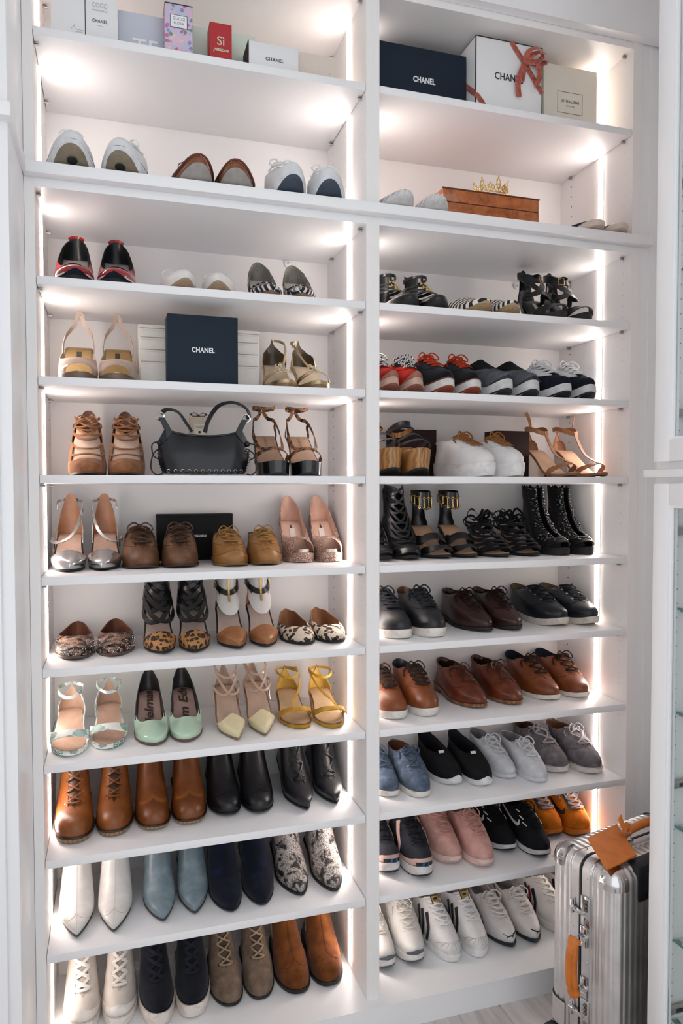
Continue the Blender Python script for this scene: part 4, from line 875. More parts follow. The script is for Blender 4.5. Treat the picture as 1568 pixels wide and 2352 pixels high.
# --- slingbacks, gold sandals
be = M('leather', 'c9b0a0', 'd6c0b2', rough=.35); gi = M('foil', 'b89a6a', rough=.2)
s = Shoe('slingback_heel', .205, rings_foot(.042, .030, .066, .03), toe=(.48, 2.1), ball=.014, heel=.105, spring=.005)
s.thin_sole(M('leather', '8a7462'), .005, 1.); s.insole(gi, -.002, .003); s.heelblock(be, .80, .83, .965, .008, 2.4)
peep2 = lambda t: 1.75*math.sqrt(max(0., 1-(t/.22)**2)) if abs(t) < .22 else 0.
s.patch('vamp', be, peep2, lambda t: 3.0-2.2*(abs(t)/.62)**2.4, -.62, .62, 12, 50, .0008, .0015)
s.ladder('platform', M('foil', 'c3b49c'), lambda q: .002, lambda q: s.zs(q)+.001, -.002, -.001, 0., .28, 12)
s.strap([(.6, .62), (2.5, .72), (4.2, .84), (5.8, .96), (5.9, 1.), (5.8, 1.04), (4.2, 1.16), (2.5, 1.28), (.6, 1.38)], .010, be, 'sling_strap', .001, .002, 40)
lb = B().box(-.006, .006, .135, .155, -.0005, .0005).ob('size_label', M('plain', '3a2f26'), s.root); lb.matrix_local = Matrix.Translation((0, .145, s.zs(.145/s.L)+.0042)) @ Matrix.Rotation(math.atan2(s.zs(.76)-s.zs(.66), .1*s.L), 4, 'X') @ Matrix.Translation((0, -.145, 0))
pair(s, 'beige peep-toe slingback heel with gold insole', 'high heel', 4, (-.735, .045), (-.653, .045))
gd = M('foil', 'b8a27e', rough=.3); s = Shoe('jewelled_sandal', .215, rings_foot(.041, .030, .062, .03), toe=(.48, 2.), ball=.016, heel=.085, spring=.006)
s.thin_sole(M('leather', '9a7a5e'), .006, 1.); s.insole(M('leather', 'b7a68f', rough=.4), -.002, .003); s.heelblock(gd, .80, .83, .965, .009, 2.2)
s.ladder('bed_edge', gd, lambda q: s.zs(q)-.008, lambda q: s.zs(q)+.0012, .0012, .002)
for kk, wd in ((1.5, .006), (2.1, .006)): s.strap([(0, -.40-.05*kk), (kk*.5, -.36), (kk, -.15), (kk+.2, 0), (kk, .15), (kk*.5, .36), (0, .40+.05*kk)], wd, gd, 'toe_strap', .001, .002, 26)
s.patch('heel_counter', gd, 0., lambda t: 5.6-3.6*((1-abs(t))/.36), .66, 1.34, 10, 18, .001, .0015); s.lining(M('leather', '5f5040'), 0., .66, 1.34, lambda t: 5.6-3.6*((1-abs(t))/.36), 18, .0012, 'counter_lining')
s.strap([(2.2, 0), (3.2, .1), (4.2, .35), (5.2, .7), (5.5, .95)], .007, gd, 't_strap', .002, .002, 22)
st = B()
for i in range(70):
    t = rnd.uniform(-.12, .12); k = rnd.uniform(1.6, 3.3); st.ball(s.Q(k, t, .0025), .0017, 6)
tag(st.ob('rhinestone', M('metal', 'e6dcc8', rough=.15), s.root), kind='stuff'); s.strap([(1.5, 0), (2.4, 0), (3.4, .08)], .017, gd, 'front_panel', .0008, .0018, 12); s.buckle(4.6, .5, GOLD)
pair(s, 'champagne gold sandal with rhinestone front strap', 'sandal', 4, (-.234, .045), (-.150, .045), -3, 3)
# --- red pumps, white flats, plaid pumps
s = Shoe('pump', .21, rings_pump(.042, .030, .36, .052, .066, -.028, .032), toe=(.46, 2.0), ball=.012, heel=.10, spring=.004)
rdp = M('patent', 'b3151b'); bk2 = M('leather', '17181d', rough=.4)
s.patch('upper', bk2, nk=14); s.lining(M('leather', '14151a'), .1); s.thin_sole(INK, .005, 1.); s.insole(M('leather', '8c8a8b', rough=.4), -.003); s.heelblock(rdp, .80, .83, .965, .009, 2.2)
s.patch('vamp_wing', rdp, lambda t: .35+.5*abs(t), 3., -.40, .40, 10, 26, .0012, .0014)
s.strap([(2.9, .84), (2.95, .92), (2.97, 1.), (2.95, 1.08), (2.9, 1.16)], .016, rdp, 'heel_trim', .0012, .0024, 16); s.patch('toe_piece', M('suede', '1d2230'), 0, lambda t: .8-2.6*abs(t), -.3, .3, 6, 20, .0022, .001)
s.patch('side_piping', M('leather', 'e6e2df'), lambda t: .25+.5*abs(t), lambda t: .42+.5*abs(t), -.42, .42, 2, 26, .0016, .0014)
pair(s, 'black high heel pump with glossy red vamp and heel trim', 'pump', 3, (-.746, .04), (-.648, .04))
wl2 = M('leather', 'e6e2df', rough=.5); s = Shoe('lace_up_flat', .225, rings_low(.040, .030, .048, .026, .30, .55, .052, -.008), toe=(.48, 1.7), ball=.004, heel=.005, spring=.016)
s.patch('upper', wl2, nk=14); s.lining(M('leather', 'cfc6be'), 1.5); s.sole(M('leather', 'b99c80', 'd6c2ae'), lift=.016, g0=-.003, g1=.001); s.laces(M('leather', 'efecea'), 3, 3.1, 4.8, .14, .2, .004, .002, .004, bow='long')
pair(s, 'white leather lace-up flat with tan sole between the pumps', 'flat shoe', 3, (-.487, .004), (-.418, .004), 3, -4)
s = Shoe('pump', .20, rings_pump(.0405, .029, .34, .040, .060, -.028, .024), toe=(.48, 1.7), ball=.012, heel=.085, spring=.004); pl = M('plaid')
s.patch('upper', pl, nk=14); s.lining(M('canvas', '9b958f'), .1); s.thin_sole(M('leather', '8a6b4e'), .005, 1.); s.insole(M('canvas', 'b4aeaa'), -.003); s.heelblock(pl, .78, .80, .97, .02, 1.2)
s.strap([(2.7, -.30), (2.75, 0), (2.7, .30)], .010, pl, 'vamp_strap', .002, .003, 14)
pair(s, 'grey plaid fabric pump beside the white lace-up flats', 'pump', 3, (-.278, .040), (-.192, .040), -2, -4)
catch(-.160, 2.0985); catch(.6105, 2.0945)
# --- ledge: three pairs whose toes reach the edge
def cupsneaker(name, L, W, wh, th, spring, um, sm_, lace, lining_, toecap=None, top=.07, tongue=.09, lift=.02, rows=5, lw=.006, bow='small', toe=(.48, 2.2), mid=.0015, g1=.0035, toe_h=.030, vamp=.28):
    s = Shoe(name, L, rings_low(W, wh, top, toe_h, vamp, .57, tongue, -.01), toe=toe, ball=th, heel=th+.006, spring=spring)
    s.patch('upper', um, nk=16); s.lining(lining_, 1.5); s.sole(sm_, lift=lift, g0=.0, g1=g1, mid=mid)
    s.patch('tongue', um, 2.9, 5., -.13, .13, 6, 6, .0012, .001)
    for sg in (1, -1): s.patch('eyestay', um, 2.8, 5., *((.13, .32) if sg > 0 else (-.32, -.13)), 7, 4, .0018, .0018)
    if toecap: s.patch('toe_cap', toecap, 0, lambda t: 1.9-1.3*abs(t)/.42, -.42, .42, 6, 22, .0015, .0015)
    if lace: s.laces(lace, rows, 3.05, 4.85, .155, .22, lw, .002, .0045, bow=bow)
    return s
wh1 = M('leather', 'e4e5e7', rough=.45); gum = M('rubber', '9a8d76')
s = cupsneaker('white_sneaker', .27, .047, .034, .022, .024, wh1, M('rubber', 'e6e7ea'), M('canvas', 'efefef'), M('canvas', 'd9d9d9'), lift=.036)
s.sole(gum, name='outsole', zb=lambda q: .027*max(0., (.24-q)/.24)**2-.0004, zt=lambda q: .004+.034*max(0., (.24-q)/.24)**2, g0=-.003, g1=.0008); s.patch('foxing_line', M('rubber', '1a1c24'), 0., .07, -1, 1, 1, 40, .0045, .002)
lb = B().lathe([(.001, 0), (.011, 0), (.012, .001), (.001, .0014)], 10).ob('sole_star', INK, s.root); lb.matrix_local = Matrix.Translation((.006, .024, .0098)) @ Matrix.Rotation(PI-.36, 4, 'X')
pair(s, 'white sneaker with gum rubber sole on the long ledge', 'sneaker', 2, (-.747, -.046), (-.635, -.042), 0, -6, lift=.0004)
mo = M('leather', '93532f', 'a9673f'); s = Shoe('moccasin', .25, rings_low(.043, .032, .05, .026, .30, .55, .062, -.008), toe=(.48, 2.2), ball=.006, heel=.008, spring=.024)
s.patch('upper', mo, nk=14); s.lining(M('leather', '5f3a22'), 1.5); s.sole(M('rubber', 'b0aaa6'), lift=.026, g0=-.004, g1=.001)
zb_ = B(); pts = []
for i in range(37): t = -.5+i/36; pts.append(s.Q(1.25+.1*(i % 2), t, .003))
zb_.tube(pts, .003, 6); zb_.ob('whip_stitch', M('leather', '7a3f20'), s.root); s.laces(M('leather', '7f4222'), 2, 3.6, 4.7, .15, .2, .004, .003, .004, bow='big')
pair(s, 'brown leather moccasin with whip-stitched toe on the long ledge', 'moccasin', 2, (-.466, -.046), (-.374, -.044), 0, -3)
s = cupsneaker('white_sneaker', .26, .043, .032, .020, .022, M('knit', 'e6e8ea'), M('rubber', 'e9ebee'), M('canvas', 'f2f2f2'), M('canvas', 'dcdcdc'), lift=.033, bow='big')
s.sole(M('rubber', '4a5668'), name='outsole', zb=lambda q: .025*max(0., (.24-q)/.24)**2-.0004, zt=lambda q: .004+.031*max(0., (.24-q)/.24)**2, g0=-.003, g1=.0008)
pair(s, 'white knit sneaker with slate blue sole on the long ledge', 'sneaker', 2, (-.243, -.044), (-.140, -.044), -2, -5, lift=.0004)
# --- top shelf cartons (perfume and gift boxes)
z1 = ZS[1]
o = carton('carton', 'tall white carton with faint script at the end of the top shelf', 'box', -.787, -.713, .055, .09, z1, .19, wbx)
_s = B(); _s.tube(spline([(.006, -.0008, .036), (.012, -.0008, .044), (.014, -.0008, .047), (.016, -.0008, .038), (.034, -.0008, .037)], 14), .0005, 4); _s.tube([(.016, -.0008, .032), (.032, -.0008, .0325)], .0005, 4); _s.ob('script_print', M('print', 'c9c4c6'), o)
o = carton('carton', 'tall white perfume carton with black and gold lettering', 'box', -.711, -.640, .05, .07, z1, .175, wbx)
text_ob('lettering', 'COCO', .016, M('print', 'b9b4b4'), o, facing(-.004, -.0006, .098), 1.1, width=.034); text_ob('lettering', 'MADEMOISELLE', .005, M('print', 'c4c0be'), o, facing(-.004, -.0006, .086), width=.034)
text_ob('lettering', 'CHANEL', .010, M('print', '55565e'), o, facing(-.004, -.0006, .062), 1.1, offset=.0002, width=.034); B().box(-.011, .003, -.0008, -.0002, .0515, .0522).ob('printed_line', M('print', 'c4c0be'), o, False)
o = carton('carton', 'pale grey-blue carton with large white initials', 'box', -.638, -.517, .097, .1, z1, .126, M('print', 'c9ced9'))
text_ob('lettering', 'TF', .062, M('print', 'f3f4f6'), o, facing(.003, -.0006, .042), 1.05, width=.060)
o = carton('carton', 'pink floral perfume carton with a white label and dark top', 'box', -.531, -.466, .045, .05, z1, .133, M('floral')); B().box(-.033, .033, -.0006, .0506, .1315, .1338).ob('carton_top', M('print', '27304a'), o, False)
B().box(-.019, .019, -.0008, .0, .078, .106).ob('paper_label', M('print', 'eef0f2'), o, False); B().box(-.0205, .0205, -.0004, .0002, .0765, .1075).ob('label_frame', M('print', '3a4668'), o, False)
text_ob('lettering', 'GUCCI', .010, M('print', '8e9099'), o, facing(0, -.0012, .098), 1.1, width=.028); text_ob('lettering', 'FLORA', .0085, M('print', '8e9099'), o, facing(0, -.0012, .087), 1.1, width=.024)
o = carton('carton', 'pale green wide box behind the red carton', 'box', -.461, -.300, .115, .08, z1, .133, M('print', 'cfdccf'))
o = carton('carton', 'small red perfume carton with gold lettering', 'box', -.424, -.370, .05, .045, z1, .11, M('print', 'b32b31'))
text_ob('lettering', 'S\u00ec', .030, M('metal', 'e7d9c0', rough=.3), o, facing(0, -.0008, .066), offset=.0002); text_ob('lettering', 'passione', .0125, M('metal', 'e7d9c0', rough=.3), o, facing(0, -.0008, .046), shear=.35, offset=.0003, width=.038)
o = carton('carton', 'low white box with small black lettering beside the beige box', 'box', -.330, -.203, .04, .072, z1, .076, wbx); B().box(-.0648, -.0632, -.001, .072, 0, .0765).ob('edge_trim', INK, o, False)
text_ob('lettering', 'CHANEL', .0115, M('print', '3a3b44'), o, facing(.002, -.0006, .038), 1.1, offset=.0002, width=.046)
o = carton('carton', 'beige embossed box at the end of the row of cartons', 'box', -.198, -.094, .06, .08, z1, .083, M('print', 'ddd0c4'))
_s = B()
for _i in range(9):
    _a = -.044+.0095*_i; _h = .030+.014*math.sin(_i*1.7)
    _s.tube(spline([(_a, -.0006, .006), (_a+.005, -.0008, _h*.6), (_a-.001, -.0008, _h), (_a-.005, -.0008, _h*.75), (_a, -.0008, _h*.6)], 14), .0007, 5)
_s.ob('embossed_ornament', M('print', 'eadfce'), o)
# ------------------------------------------------------------------ sneakers-and-lace-ups bay
def swoosh(s, mat, sg=1, k0=1.9, name='side_mark', w=.010):
    pts = spline([(k0+.15, sg*.30), (k0-.55, sg*.38), (k0-.35, sg*.52), (k0+.45, sg*.68), (k0+1.2, sg*.82)], 20)
    wd = [w*min(1., .25+i/5)*(1-i/19)**.8+.0012 for i in range(20)]
    p = [s.Q(k, t, .0012) for k, t in pts]; B().ribbon(p, [s.N(k, t) for k, t in pts], wd, .0008).ob(name, mat, s.root)
def derby(name, L, W, wh, mat, solem, lacem, lin_, toe=(.5, 1.8), top=.06, tongue=.082, th=.010, heel=.022, toe_h=.026, eye=None, rows=4, bow=None, heelm=None, spring=.005, tk=2.9, wing=True, lift=.008):
    s = Shoe(name, L, rings_low(W, wh, top+.011, toe_h, .30, .56, tongue+.007, -.010), toe=toe, ball=th, heel=heel, spring=spring)
    s.patch('upper', mat, nk=18); s.lining(lin_, 1.5)
    if heelm:
        s.ladder('sole', solem, lambda q: max(lift*max(0., (.24-q)/.24)**2, s.zs(q)-.008), lambda q: s.zs(q)+.001, .003, .003); s.ladder('heel', heelm, lambda q: 0., lambda q: s.zs(q)-.006, .001, .002, .74, 1., 12)
    else: s.sole(solem, lift=lift, g0=.001, g1=.003)
    s.patch('tongue', mat, 3.0, 5., -.12, .12, 7, 6, .0012, .001)
    if wing:
        for sg in (1, -1): s.patch('quarter', mat, lambda t: max(.25, tk-3.0*max(0., abs(t)-.13)), 5., *((.12, .60) if sg > 0 else (-.60, -.12)), 9, 12, .0016, .0016)
    if lacem: s.laces(lacem, rows, 3.15, 4.8, .15, .2, .0054, .0024, .005, bow=bow, eye=eye)
    return s
# --- men's leather shelves
bkw = M('worn', '23242a', '3a3c44', rough=.4); s = cupsneaker('leather_sneaker', .272, .0465, .035, .022, .006, bkw, M('dirty', 'e3ded7', 'a9a096'), M('canvas', '2e3036'), M('leather', '6b4026'), None, .080, .098, .005, 6, .0065, 'small')
s.patch('foxing', M('leather', '8a5a35'), 0., .16, -1, 1, 1, 40, .0032, .002); s.patch('toe_cap', bkw, 0.15, lambda t: 2.2-1.5*abs(t)/.4, -.4, .4, 6, 22, .0013, .0013)
pair(s, 'black leather low sneaker with white sole and tan welt', 'sneaker', 7, (.088, .064), (.194, .054), 0, 0)
dbr = M('leather', '3b211a', '59332a', rough=.34); s = derby('oxford_shoe', .268, .046, .034, dbr, INK, M('canvas', '2a1712'), M('leather', '2b1a12'), (.52, 1.75), .062, .086, .010, .022, .024, None, 4, 'small', INK, .006, wing=False)
for sg in (1, -1): s.patch('eyestay', dbr, 2.9, 5., *((.10, .26) if sg > 0 else (-.26, -.10)), 8, 5, .0014, .0014)
pair(s, 'dark brown plain-toe leather oxford between black sneakers and navy shoes', 'oxford', 7, (.357, .078), (.453, .072))
nvl = M('leather', '161c26', '252d3a', rough=.36); s = derby('derby_shoe', .272, .047, .035, nvl, M('dirty', 'cfc7bc', '8d8478'), M('canvas', '15171c'), M('canvas', '6a5a48'), (.5, 2.0), .066, .086, .018, .022, .028, SILV, 4, None, None, .012, lift=.012)
s.patch('collar_knit', M('stripe', '2a2622', '8a7a66', '420'), 4.1, 5., .34, 1.66, 4, 40, .0018, .0016); s.patch('pull_tab', M('suede', '9a7a55'), 4.6, 5., .95, 1.05, 3, 4, .004, .002)
pair(s, 'navy leather derby with worn pale sole beside the dark brown oxfords', 'derby', 7, (.607, .082), (.716, .070), 0, 2)
tnl = M('leather', '8f4a22', 'ad6535', rough=.36); s = cupsneaker('leather_sneaker', .262, .045, .034, .020, .006, tnl, M('rubber', 'e6e2dc'), M('canvas', '3a302b'), M('leather', '1f2a38'), None, .080, .098, .005, 6, .0055, 'small')
s.patch('foxing', M('leather', '6f3616'), 0., .10, -1, 1, 1, 40, .003, .002); s.patch('toe_cap', tnl, 0.1, lambda t: 2.3-1.5*abs(t)/.4, -.4, .4, 6, 22, .0013, .0013); e = B()
pair(s, 'tan leather low sneaker with white sole and dark laces', 'sneaker', 8, (.077, .068), (.179, .066))
rbr = M('worn', '7a3519', '97502b', rough=.36); s = derby('derby_shoe', .258, .046, .034, rbr, M('wood', '9a6a45'), M('leather', '4a200f'), M('leather', '3c2012'), (.5, 1.9), .06, .080, .010, .024, .025, None, 2, 'small', M('wood', '6b4a34'))
pair(s, 'reddish brown leather derby with stacked heel and short laces', 'derby', 8, (.341, .090), (.468, .088), 1, 3)
cbr = M('leather', '8a4520', 'a65f33', rough=.36); s = derby('chukka_shoe', .258, .046, .035, cbr, M('dirty', 'e0dacf', 'a59a8b'), M('canvas', '2a1d18'), M('canvas', '1d2634'), (.5, 2.0), .074, .092, .012, .016, .027, None, 4, 'small', None, .008)
s.patch('collar', M('canvas', '1a222f'), 4.45, 5., .36, 1.64, 3, 40, .002, .002)
pair(s, 'brown leather chukka with navy collar and cream sole', 'chukka', 8, (.587, .092), (.697, .088))
# --- canvas shelf
bc = M('canvas', '62738a', '8496ab'); s = derby('canvas_shoe', .25, .0405, .033, bc, M('dirty', 'dcd7cf', 'a29a90'), M('canvas', '4f5f75'), M('leather', '6a3f27'), (.5, 2.1), .056, .078, .016, .018, .026, SILV, 3, 'small', None, .005)
pair(s, 'blue chambray canvas lace-up shoe with brown lining', 'canvas shoe', 9, (.070, .086), (.150, .056))
blk = M('knit', '17181c'); s = Shoe('slip_on_sneaker', .245, rings_low(.0395, .031, .080, .026, .26, .44, .058, -.012), toe=(.48, 1.95), ball=.016, heel=.02, spring=.010)
s.patch('upper', blk, nk=16); s.lining(M('knit', '22242a'), 1.0); s.sole(M('rubber', 'e4e4e4'), lift=.012, g0=-.001, g1=.003, mid=.0015); s.insole(M('knit', '1a1b20'), -.004); s.patch('toe_bumper', M('rubber', 'e4e4e4'), 0., lambda t: .9-4.5*abs(t), -.19, .19, 5, 16, .002, .002)
s.onside('adidas', .012, M('plain', 'e8e8e8'), 3.2, -.80); B().box(-.008, .008, -.0012, .0012, -.004, .004).ob('tongue_tag', M('plain', 'e8e8e8'), s.root); lb = [c for c in s.root.children if c.name.startswith('tongue_tag')][0]; lb.location = s.Q(4.85, 0, .002); lb.rotation_euler = (-.9, 0, 0)
s.patch('heel_loop', M('stripe', '111111', 'e8e8e8', '300'), 4.4, 5., .96, 1.04, 3, 3, .003, .002)
pair(s, 'black knit slip-on sneaker with white toe bumper', 'sneaker', 9, (.272, .098), (.353, .064))
wc = M('canvas', 'd3d5d9', 'e2e4e7'); s = derby('canvas_sneaker', .242, .0365, .029, wc, M('rubber', 'dcdde0'), M('canvas', 'd9d9dc'), M('canvas', 'a4a2a6'), (.48, 2.0), .056, .072, .013, .015, .024, None, 4, 'small', None, .005)
s.patch('heel_tag', M('plain', '2f4468'), 2.4, 3.4, .97, 1.03, 3, 3, .0016, .001)
pair(s, 'white canvas lace-up sneaker between black slip-ons and grey shoes', 'sneaker', 9, (.454, .100), (.522, .046))
gc = M('canvas', '7d787c', '98949a'); s = derby('canvas_shoe', .262, .046, .035, gc, M('rubber', 'dbd6d1'), M('canvas', 'a7a3a6'), M('leather', '6f4930'), (.5, 2.1), .062, .084, .018, .020, .027, M('metal', '4a4a4e'), 3, 'small', None, .005)
s.patch('foxing_line', M('rubber', '8d8887'), -.0, .045, -1, 1, 1, 40, .0042, .002)
pair(s, 'grey canvas lace-up shoe with white sole beside white canvas sneakers', 'canvas shoe', 9, (.625, .092), (.719, .054))
# --- running shoes shelf
def runner(name, L, W, wh, um, mids, outs, lace, lin_, th=.026, spring=.014, toe_h=.028, tongue=.092, top=.075, lw=.0045, rows=5, bow='small', bumper=None):
    s = cupsneaker(name, L, W, wh, th, spring, um, mids, lace, lin_, None, top, tongue, .018, rows, lw, bow, (.48, 2.05), .002, .0025, toe_h)
    s.sole(outs, name='outsole', zb=lambda q: .015*max(0., (.26-q)/.26)**2, zt=lambda q: .006+.0155*max(0., (.26-q)/.26)**2, g0=-.001, g1=.0022)
    if bumper: s.patch('toe_bumper', bumper, 0., lambda t: 1.0-3.2*abs(t), -.30, .30, 5, 18, .0018, .0018)
    return s
pkk = M('leather', 'd5b2a8', rough=.55); s = runner('running_shoe', .258, .0395, .032, M('knit', '2e3038'), M('rubber', 'e6e1e0'), M('rubber', '232833'), M('canvas', '202228'), M('knit', '2a2c33'), .030, .014)
s.patch('toe_guard', pkk, .25, lambda t: 1.9-1.6*abs(t)/.5, -.5, .5, 6, 24, .002, .002); s.patch('toe_mesh', M('knit', '33363e'), 1.35, 2.6, -.17, .17, 5, 12, .0035, .002)
for sg in (1, -1): s.strap([(.5, sg*.45), (1.8, sg*.42), (3.2, sg*.40), (4.4, sg*.34)], .014, pkk, 'side_overlay', .002, .002, 18)
s.patch('toe_bumper', M('rubber', '222631'), 0., .75, -.16, .16, 4, 12, .003, .002)
for t0 in (-.05, .03): s.patch('bumper_stripe', M('rubber', '2f7fc4'), 0., .8, t0, t0+.022, 4, 3, .0045, .001)
pair(s, 'dark and pink running shoe with blue striped toe', 'running shoe', 10, (.074, .086), (.147, .040))
pn = M('knit', 'd9a99f', 'e3b8ae'); s = runner('running_shoe', .258, .040, .032, pn, M('dirty', 'dcc0b6', 'c1a79d'), M('rubber', 'cfb3aa'), M('canvas', 'd3a095'), M('knit', 'c99a90'), .024, .010, .030, .094)
pair(s, 'pale pink knit sneaker beside black running shoes', 'sneaker', 10, (.264, .082), (.340, .038))
nk = M('knit', '17181d'); s = runner('running_shoe', .255, .0395, .032, nk, M('rubber', 'd6d6d8'), M('rubber', '1c1d21'), M('canvas', '131418'), M('knit', '1d1e23'), .020, .012)
s.patch('midsole_band', M('rubber', '1b1c20'), -.0, .12, .5, 1.5, 1, 30, .003, .002)
for sg in (1, -1): swoosh(s, M('plain', 'd5d4d3'), sg, 3.2, w=.010)
for i, (k, t) in enumerate(((3.1, .2), (3.6, .21), (4.2, .22))):
    for sg in (1, -1): s.strap([(k-.1, sg*t), (k+.1, sg*(t+.05))], .003, M('plain', 'e5e3e2'), 'lace_loop', .004, .0015, 4)
pair(s, 'black knit running shoe with grey swoosh mark', 'running shoe', 10, (.463, .098), (.517, .038))
og = M('knit', 'e07a12', 'f08d1c'); s = runner('running_shoe', .198, .042, .033, og, M('rubber', 'e07a12'), M('rubber', '2a2c33'), M('canvas', 'a49a9e'), M('knit', '3a3430'), .024, .010, .030, .092, lw=.006)
for sg in (1, -1): swoosh(s, INK, sg, 2.6, w=.014)
for sg in (1, -1): s.patch('eyestay_trim', M('leather', '4a4448'), 2.9, 4.9, *((.15, .23) if sg > 0 else (-.23, -.15)), 6, 3, .0024, .001)
pair(s, 'bright orange running shoe with black swoosh mark behind the suitcase', 'running shoe', 10, (.651, .140), (.722, .112), 2, 2)
# --- white sneakers on the deck
wr = M('leather', 'e2dfdb', rough=.5); s = runner('running_shoe', .255, .043, .033, wr, M('dirty', 'e2dfdc', 'c9c3bd'), M('rubber', '6f747c'), M('canvas', 'e2ddd6'), M('canvas', 'cfc8bd'), .026, .012)
s.patch('toe_bumper', M('rubber', '6b7078'), 0., lambda t: .85-2.2*abs(t), -.16, .16, 4, 14, .003, .002); s.strap([(1.0, -.5), (2.0, -.45), (3.0, -.5)], .006, M('leather', 'd9cfbf'), 'side_overlay', .0015, .0015, 12); s.strap([(1.0, .5), (2.0, .45), (3.0, .5)], .006, M('leather', 'd9cfbf'), 'side_overlay', .0015, .0015, 12)
pair(s, 'white leather running shoe with grey toe bumper on the deck', 'running shoe', 'deck', (.059, .094), (.146, .092))
wsn = M('leather', 'e4e2e2', rough=.42); s = cupsneaker('striped_sneaker', .262, .0405, .033, .022, .004, wsn, M('dirty', 'e4e2e1', 'd0cbc8'), M('canvas', 'ecebeb'), M('canvas', 'cfcccb'), M('rubber', 'e3e1e0'), .072, .10, .004, 6, .0055, None)
for i in range(9): t = -.26+.065*i; s.strap([(.9, t*1.1), (1.5, t*.8), (1.9-abs(t), t*.5)], .0012, M('rubber', 'c3bfbe'), 'shell_rib', .002, .001, 8)
for sg in (1, -1):
    for i in range(3): s.strap([(.15, sg*(.40+.075*i)), (1.8, sg*(.37+.075*i)), (3.5, sg*(.31+.085*i))], .0115, INK, 'side_stripe', .0024, .001, 12)
tlp = s.Q(4.35, 0, .006)
tb2 = B().box(-.0135, .0135, -.001, .001, -.002, .034, .0005).ob('tongue_label', M('plain', '1b1a19'), s.root); tb2.location = tlp; tb2.rotation_euler = (-.95, 0, 0)
gl = B().box(-.0115, .0115, -.0018, -.0008, .0, .032).ob('label_face', M('metal', 'c0a468', rough=.4), tb2, False)
lf = B()
for an in (-.6, 0, .6): lf.ball((math.sin(an)*.0048, -.0022, .009+math.cos(an)*.0048), .0036, 8)
lf.ob('trefoil', INK, tb2)
stA, stB = pair(s, 'white leather sneaker with three black side stripes and shell toe', 'sneaker', 'deck', (.262, .076), (.336, .072))
for rt, mr in ((stA, 1), (stB, -1)):
    tb_ = [c for c in rt.children if c.name.startswith('tongue_label')][0]; text_ob('lettering', 'adidas', .0085, INK, tb_, Matrix.Scale(mr, 4, (1, 0, 0)) @ facing(0, -.0022, .024), offset=.0002)
pw = M('leather', 'dedad8', rough=.4); s = cupsneaker('driving_sneaker', .255, .0405, .030, .010, .008, pw, M('rubber', '2a2d33'), M('canvas', 'dedad6'), M('canvas', 'a9a3a0'), None, .066, .088, .006, 6, .005, 'big', (.5, 1.65))
for sg in (1, -1): s.strap([(.3, sg*.40), (1.2, sg*.52), (2.4, sg*.66), (3.6, sg*.84)], .0025, M('plain', '55555a'), 'side_line', .0014, .001, 20); s.strap([(.3, sg*.46), (1.2, sg*.57), (2.4, sg*.71), (3.4, sg*.86)], .0018, M('plain', '55555a'), 'side_line', .0014, .001, 20)
cat_ = B()
for pts_, wd in (([(1.1, -.10), (1.25, -.02), (1.4, .05), (1.62, .10)], .0035), ([(1.25, -.02), (1.0, .0)], .0022), ([(1.4, .05), (1.55, .02)], .0022), ([(1.1, -.10), (.85, -.13)], .0022), ([(1.12, -.09), (1.35, -.15), (1.5, -.14)], .0012)): s.strap(pts_, wd, None, bld=cat_, off=.0012, thick=.0008, n=8)
cat_.ob('toe_emblem', INK, s.root)
pair(s, 'slim white leather sneaker with leaping cat emblem on the toe', 'sneaker', 'deck', (.444, .084), (.531, .080))
s = cupsneaker('white_sneaker', .25, .040, .032, .022, .004, M('leather', 'e0dcd8', rough=.45), M('dirty', 'e0dcd8', 'c9c2bb'), M('canvas', 'e2ded9'), M('leather', 'b3a58f'), None, .070, .094, .004, 5, .006, None)
for sg in (1, -1):
    for j, c in enumerate((M('canvas', '232a3a'), M('canvas', '8e1f28'), M('canvas', '232a3a'))): s.strap([(.3, sg*(.42+.07*j)), (1.8, sg*(.40+.07*j)), (3.4, sg*(.36+.07*j))], .0115, c, 'web_stripe', .0024, .001, 12)
pair(s, 'white leather sneaker with navy and red web stripe beside the suitcase', 'sneaker', 'deck', (.632, .096), (.724, .085))
# --- black heels shelf
bh = M('leather', '121317', '1e2026', rough=.32); tb3 = M('leather', 'c39c7c', rough=.5)
s = Shoe('cutout_heel', .205, rings_foot(.039, .030, .080, .036), toe=(.48, 1.9), ball=.010, heel=.095, spring=.004)
s.thin_sole(INK, .005); s.insole(M('leather', '2a2a2e'), -.002); s.heelblock(bh, .82, .86, .955, .006, 2.8)
s.patch('counter', bh, 0., lambda t: 6.-.6*sm((1-abs(t))/.4), .5, 1.5, 12, 30, .001, .0015)
for i in range(7):
    a = 1.9+.55*i
    for d in (-1, 1): s.strap([(a, d*.52), (a+.45, d*.1), (a+.9, -d*.3), (min(6., a+1.2), -d*.52)], .008, bh, 'lattice_strap', .0015+.0008*(d > 0), .002, 14)
for kk in (1.0, 1.7): s.strap([(0, -.45), (kk*.6, -.36), (kk, -.1), (kk, .1), (kk*.6, .36), (0, .45)], .018, bh, 'toe_strap', .001, .002, 22)
s.strap([(0, -.25), (.7, -.1), (1.5, .1), (2., .3)], .008, bh, 'toe_cross', .002, .002, 14)
pair(s, 'black laser-cut lattice high heel bootie beside the divider', 'high heel', 6, (.054, .096), (.134, .096))
s = Shoe('ankle_cuff_sandal', .205, rings_foot(.0405, .030, .075, .036), toe=(.48, 2.), ball=.010, heel=.085, spring=.004)
s.thin_sole(INK, .006); s.insole(tb3, -.0015, .003); s.heelblock(bh, .78, .80, .97, .014, 1.5)
